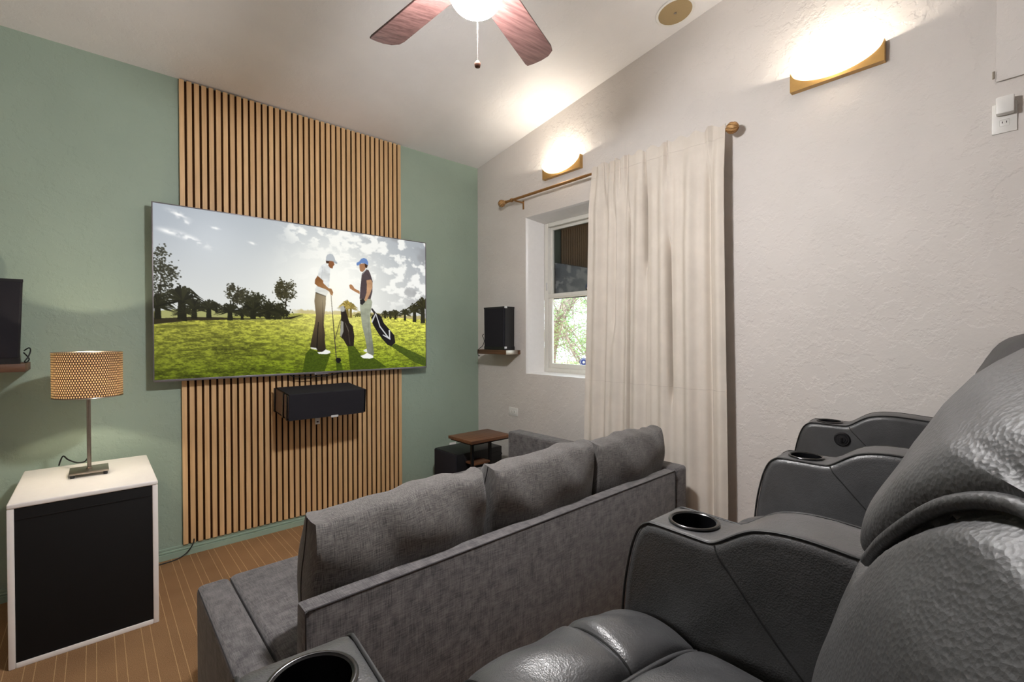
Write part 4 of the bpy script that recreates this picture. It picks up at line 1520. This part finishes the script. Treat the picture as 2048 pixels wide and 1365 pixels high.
pipe_mes, seam_mes = [], []
for s in (-1, 1):
    pm = to_mesh('arm_piping', tube([Vector((s * (AW - .0085), p.y, p.z - .0035)) for p in off_prof(.0008)], .0030, 6), 60)
    pm.materials.append(M['seam'])
    pipe_mes.append(pm)
    pm = to_mesh('side_seam', tube(catmull([(s * (AW - .004), -.082, .634), (s * (AW + .0004), -.092, .616), (s * (AW + .0004), -.115, .59), (s * (AW + .0004), -.155, .544), (s * (AW + .0004), -.19, .505), (s * (AW + .0004), -.24, .455), (s * (AW + .0004), -.34, .36)], 4), .0018, 5), 60)
    pm.materials.append(M['seam'])
    seam_mes.append(pm)


def seat_loft(prof, hw, crown, n=40, sag=()):
    """prof: (y, z, crown weight); crowned across x, dropping at the sides"""
    bm_ = new_bm()
    rows_ = []
    for i in range(n + 1):
        a = 2 * i / n - 1
        x = a * hw
        e = abs(a) ** 6
        row = []
        for (y, z, w_) in prof:
            dz = w_ * (crown * (1 - a * a) - .028 * e)
            for c in sag:
                dz -= w_ * .012 * math.exp(-((x - c) / .010) ** 2)
            dz += w_ * .004 * math.sin(x * 37 + y * 31) * (1 - e)
            row.append((x, y, z + dz))
        rows_.append(row)
    add_loft(bm_, rows_, cap=True)
    return bm_


def dense(prof, n=4):
    return [tuple(p) for p in catmull(prof, n)]


pad_prof = dense([(-.058, .30, 0), (-.060, .40, .2), (-.056, .436, .7), (-.040, .452, 1), (-.005, .462, 1), (.04, .464, 1), (.08, .455, 1), (.115, .435, .9), (.14, .40, .6), (.152, .34, .3), (.155, .25, .1), (.15, .06, 0)])
seat_prof = dense([(-.46, .28, 0), (-.46, .42, .5), (-.43, .458, 1), (-.36, .466, 1), (-.25, .462, 1), (-.15, .460, 1), (-.10, .456, 1), (-.078, .446, .9), (-.066, .43, .6), (-.0625, .39, .2), (-.064, .28, 0)])
PADHW = .312


def back_y(x, z):
    tab = [(.30, -.360), (.45, -.360), (.55, -.374), (.65, -.394), (.735, -.413), (.79, -.425), (.85, -.441), (.915, -.459), (.967, -.478), (1.0, -.495), (1.024, -.512), (1.043, -.537), (1.055, -.57), (1.06, -.61)]
    return lerp_table(tab, z)


def seam_z(x):
    return .872 + .115 * smooth01((abs(x) - .10) / .145)


def back_mesh():
    bm_ = new_bm()
    rows_ = []
    nxx = 112
    zfr = [.30, .38, .45, .52, .58, .64] + [.66 + .36 * k / 84 for k in range(85)] + [1.03, 1.04, 1.048, 1.054, 1.058, 1.06]
    for i in range(nxx + 1):
        a = 2 * i / nxx - 1
        x = a * .315
        wing = .125 * abs(a) ** 2.6
        topd = .05 * abs(a) ** 3
        row = []
        for z in zfr:
            y = back_y(x, z) - wing
            d = z - seam_z(x)
            y -= .013 * math.exp(-(d / .010) ** 2)
            y += .007 * math.exp(-((d - .04) / .035) ** 2)
            y += .008 * math.exp(-((d + .08) / .05) ** 2)
            y += .007 * math.sin(x * 26 + z * 17) * math.exp(-((d + .16) / .14) ** 2)
            row.append((x * (1 - .02 * (z > 1.0)), y, z - topd * smooth01((z - .8) / .26)))
        yb = -.70 - .05
        for z, yy in ((1.055, -.66), (1.03, -.70), (.95, -.725), (.7, -.73), (.3, -.70)):
            row.append((x, yy - wing * .3, z - topd * smooth01((z - .8) / .26)))
        rows_.append(row)
    add_loft(bm_, rows_, cap=True)
    return bm_


back_me = to_mesh('backrest', back_mesh(), 50)
back_me.materials.append(M['leather_back'])
bm = new_bm()
pp = []
for i in range(113):
    x = (2 * i / 112 - 1) * .308
    a = x / .315
    z = seam_z(x) + .005
    y = back_y(x, z) - .125 * abs(a) ** 2.6 - .004
    pp.append((x, y, z - .05 * abs(a) ** 3 * smooth01((z - .8) / .26)))
add_tube(bm, pp, .0045, 8)
bseam_me = to_mesh('backrest_piping', bm, 60)
bseam_me.materials.append(M['leather_back'])
pad_me = to_mesh('footrest_pad', seat_loft(pad_prof, PADHW, .022, 72, (-.12, .12)), 50)
pad_me.materials.append(M['leather'])
seat_me = to_mesh('seat_cushion', seat_loft(seat_prof, PADHW, .022, 48), 50)
seat_me.materials.append(M['leather'])
padseam_mes = []
for c in (-.12, .12):
    a = c / PADHW
    bm = new_bm()
    if 1:
        add_tube(bm, [(c, y, z + w_ * (.022 * (1 - a * a) - .028 * abs(a) ** 6 - .0095) + .001) for (y, z, w_) in pad_prof[6:40]], .0022, 5)
    pm = to_mesh('pad_seam', bm, 60)
    pm.materials.append(M['seam'])
    padseam_mes.append(pm)
bm = new_bm()
pts = []
for i in range(41):
    a = 2 * i / 40 - 1
    pts.append((a * PADHW, -.061, .434 + .018 * (1 - a * a) - .02 * abs(a) ** 6))
add_tube(bm, pts, .005, 8)
gap_me = to_mesh('seat_piping', bm, 60)
gap_me.materials.append(M['leather'])
base_me = to_mesh('base', box(-.30, .30, -.64, .10, .0, .30, .01), 35)
base_me.materials.append(M['black_satin'])
knob_me = to_mesh('recline_knob', lathe([(.0001, -.016), (.012, -.016), (.014, -.012), (.020, -.012), (.021, -.007), (.027, -.008), (.031, -.004), (.032, .002)], (0, 0, 0), 32, 'x'), 40)
knob_me.materials.append(M['black_satin'])
bar_me = to_mesh('knob_bar', box(-.021, -.0155, -.004, .004, -.012, .012, .0015), 40)
bar_me.materials.append(M['black_gloss'])

labels = ['black leather theatre recliner at the open end of the row, with arms on both sides',
          'black leather theatre recliner in the middle of the row',
          'black leather theatre recliner against the white wall with a round control knob']
chair_rot = [-5.0, .9, 7.0]
for i in range(3):
    c0, c1 = Vector(cups[i]), Vector(cups[i + 1])
    mid = (c0 + c1) / 2
    ch_ = thing('recliner', (mid.x, mid.y, RZ0 + .0005), labels[i], 'recliner', 'leather recliners in a curved row', math.radians(chair_rot[i]))
    for nm, me_ in (('base', base_me), ('seat_cushion', seat_me), ('footrest_pad', pad_me), ('backrest', back_me)):
        p = link(nm, me_, None, ch_)
        if nm == 'footrest_pad':
            for pm in padseam_mes:
                link('pad_seam', pm, None, p)
        if nm == 'backrest':
            link('backrest_piping', bseam_me, None, p)
        if nm == 'seat_cushion':
            link('seat_piping', gap_me, None, p)
    for k in ((0, 1) if i == 0 else (i + 1,)):
        Wm = Matrix.Translation((cups[k][0], cups[k][1], RZ0 + .0005)) @ Matrix.Rotation(math.radians(arm_rot[k]), 4, 'Z')
        am = link('arm', arm_cut, None, ch_, wmat(ch_).inverted() @ Wm)
        cp = link('cup_holder', cup_me, None, am)
        link('cup_ring', ring_me, None, am)
        for pm in pipe_mes:
            link('arm_piping', pm, None, am)
        for pm in seam_mes:
            link('side_seam', pm, None, am)
        if k == 3:
            link('recline_knob', knob_me, None, am, Matrix.Translation((-AW - .0005, -.058, .574)))
            link('knob_bar', bar_me, None, am, Matrix.Translation((-AW - .0005, -.058, .574)))


# ================================================================== OUTSIDE THE WINDOW
g = struct('ground_outside', box(XR + TW + .01, 24, -8, 20, -.35, -.25), plain('dry_ground', lin(170, 150, 125), .95, var=.2, vscale=3))
leafm, nt, b = new_mat('pale_green_leaf')
v = coords(nt)
nt.links.new(ramp(nt, noise(nt, v, 5, 3), [(.3, lin(96, 136, 84)), (.55, lin(146, 178, 130)), (.75, lin(186, 206, 170))]), b.inputs['Base Color'])
b.inputs['Roughness'].default_value = .5
b.inputs['Transmission Weight'].default_value = 0
leaf_tr = nt.nodes.new('ShaderNodeBsdfTranslucent')
leaf_tr.inputs[0].default_value = lin(170, 205, 130)
mx = nt.nodes.new('ShaderNodeMixShader')
mx.inputs[0].default_value = .4
nt.links.new(b.outputs[0], mx.inputs[1])
nt.links.new(leaf_tr.outputs[0], mx.inputs[2])
nt.links.new(mx.outputs[0], nt.nodes['Material Output'].inputs[0])


def make_tree(loc, trunks, label, nleaf, cloud, seed, leaf=(.02, .05)):
    r = random.Random(seed)
    t = thing('tree', loc, label, 'tree', 'trees outside the window')
    tips = []
    for path, r0, r1 in trunks:
        pts_ = catmull(path, 6)
        n = len(pts_)
        part('trunk' if r0 > .07 else 'branch', tube(pts_, [r0 + (r1 - r0) * k / (n - 1) for k in range(n)], 9), 'bark', t)
        tips += pts_[n // 3:]
    bm_ = new_bm()
    tw = new_bm()
    for _ in range(cloud):
        p = r.choice(tips)
        q = p + Vector((r.gauss(0, .42), r.gauss(0, .42), r.gauss(-.05, .35)))
        add_tube(tw, [p, (p + q) / 2 + Vector((0, 0, .06)), q], [.010, .006, .003], 4)
        nl = nleaf // cloud
        for _k in range(nl):
            f = r.random() ** .6
            c = p.lerp(q, f) + Vector((r.gauss(0, .08), r.gauss(0, .08), r.gauss(0, .07)))
            u = Vector((r.gauss(0, 1), r.gauss(0, 1), r.gauss(-.3, .6))).normalized()
            w_ = u.orthogonal().normalized()
            w_.rotate(Matrix.Rotation(r.uniform(0, 6.28), 3, u))
            L_ = r.uniform(*leaf)
            a, b__, c_, d_ = c, c + u * L_ * .5 + w_ * L_ * .22, c + u * L_, c + u * L_ * .5 - w_ * L_ * .22
            bm_.faces.new([bm_.verts.new(x) for x in (a, b__, c_, d_)])
    part('twigs', tw, 'bark', t, kind='stuff')
    part('foliage', bm_, leafm, t, None, kind='stuff')
    return t


gz = -.25
make_tree((6.3, 6.05, gz), [([(6.3, 6.05, gz), (6.25, 5.95, .6), (6.2, 5.85, 1.2), (6.3, 5.6, 1.9), (6.6, 5.1, 2.6), (7.0, 4.5, 3.4)], .14, .08), ([(6.25, 5.9, 1.0), (6.0, 5.5, 1.65), (5.8, 5.0, 1.95), (5.6, 4.5, 2.5)], .06, .03),
                            ([(6.2, 5.85, 1.2), (6.1, 6.3, 1.9), (6.0, 6.8, 2.7)], .06, .03), ([(6.3, 5.6, 1.7), (5.9, 5.2, 1.4), (5.8, 4.9, 1.0)], .025, .012)],
          'leaning grey-brown tree with feathery pale leaves just outside the window', 5200, 130, 11)
make_tree((8.2, 6.4, gz), [([(8.2, 6.4, gz), (8.15, 6.5, .5), (8.3, 6.3, 1.2), (8.2, 6.6, 2.2), (8.3, 6.5, 3.2)], .05, .02), ([(8.2, 6.4, .3), (8.0, 6.1, .9), (8.1, 5.8, 1.7), (8.0, 5.5, 2.5)], .035, .012), ([(8.2, 6.45, .1), (8.3, 6.9, .8), (8.2, 7.4, 1.6), (8.3, 7.8, 2.4)], .035, .012)],
          'thin many-stemmed bush behind the leaning tree outside the window', 5200, 130, 12)
make_tree((10.5, 8.4, gz), [([(10.5, 8.4, gz), (10.5, 8.3, 1.0), (10.6, 8.4, 2.2), (10.5, 8.2, 3.6)], .09, .03), ([(10.5, 8.3, .6), (10.2, 7.7, 1.3), (10.3, 7.1, 2.1)], .04, .015), ([(10.5, 8.3, .6), (10.7, 9.0, 1.3), (10.6, 9.8, 2.2)], .04, .015)],
          'distant green shrubby tree farthest from the window', 4200, 110, 13, (.05, .11))
sg = thing('yard_sign', (3.9, 3.2, gz), 'small blue and white round yard sign outside the window', 'sign')
part('stake', box(3.893, 3.907, 3.193, 3.207, gz, 1.10), 'nickel', sg)
for nm, r_, d_, mt in (('sign_face', .048, .0, 'sign_blue'), ('sign_rim', .040, .003, 'sticker'), ('sign_disc', .033, .005, 'sign_blue'), ('sign_mark', .014, .007, 'sticker')):
    dirv = Vector((-.78, -.63, 0)).normalized()
    bm = lathe([(.0001, -.003), (r_, -.003), (r_, 0), (.0001, 0)], (0, 0, 0), 8 if r_ > .036 else 20)
    Rm = dirv.to_track_quat('Z', 'Y').to_matrix().to_4x4()
    bmesh.ops.transform(bm, matrix=Matrix.Translation(Vector((3.9, 3.2, 1.12)) + dirv * (.012 + d_)) @ Rm, verts=bm.verts[:])
    part(nm, bm, mt, sg)
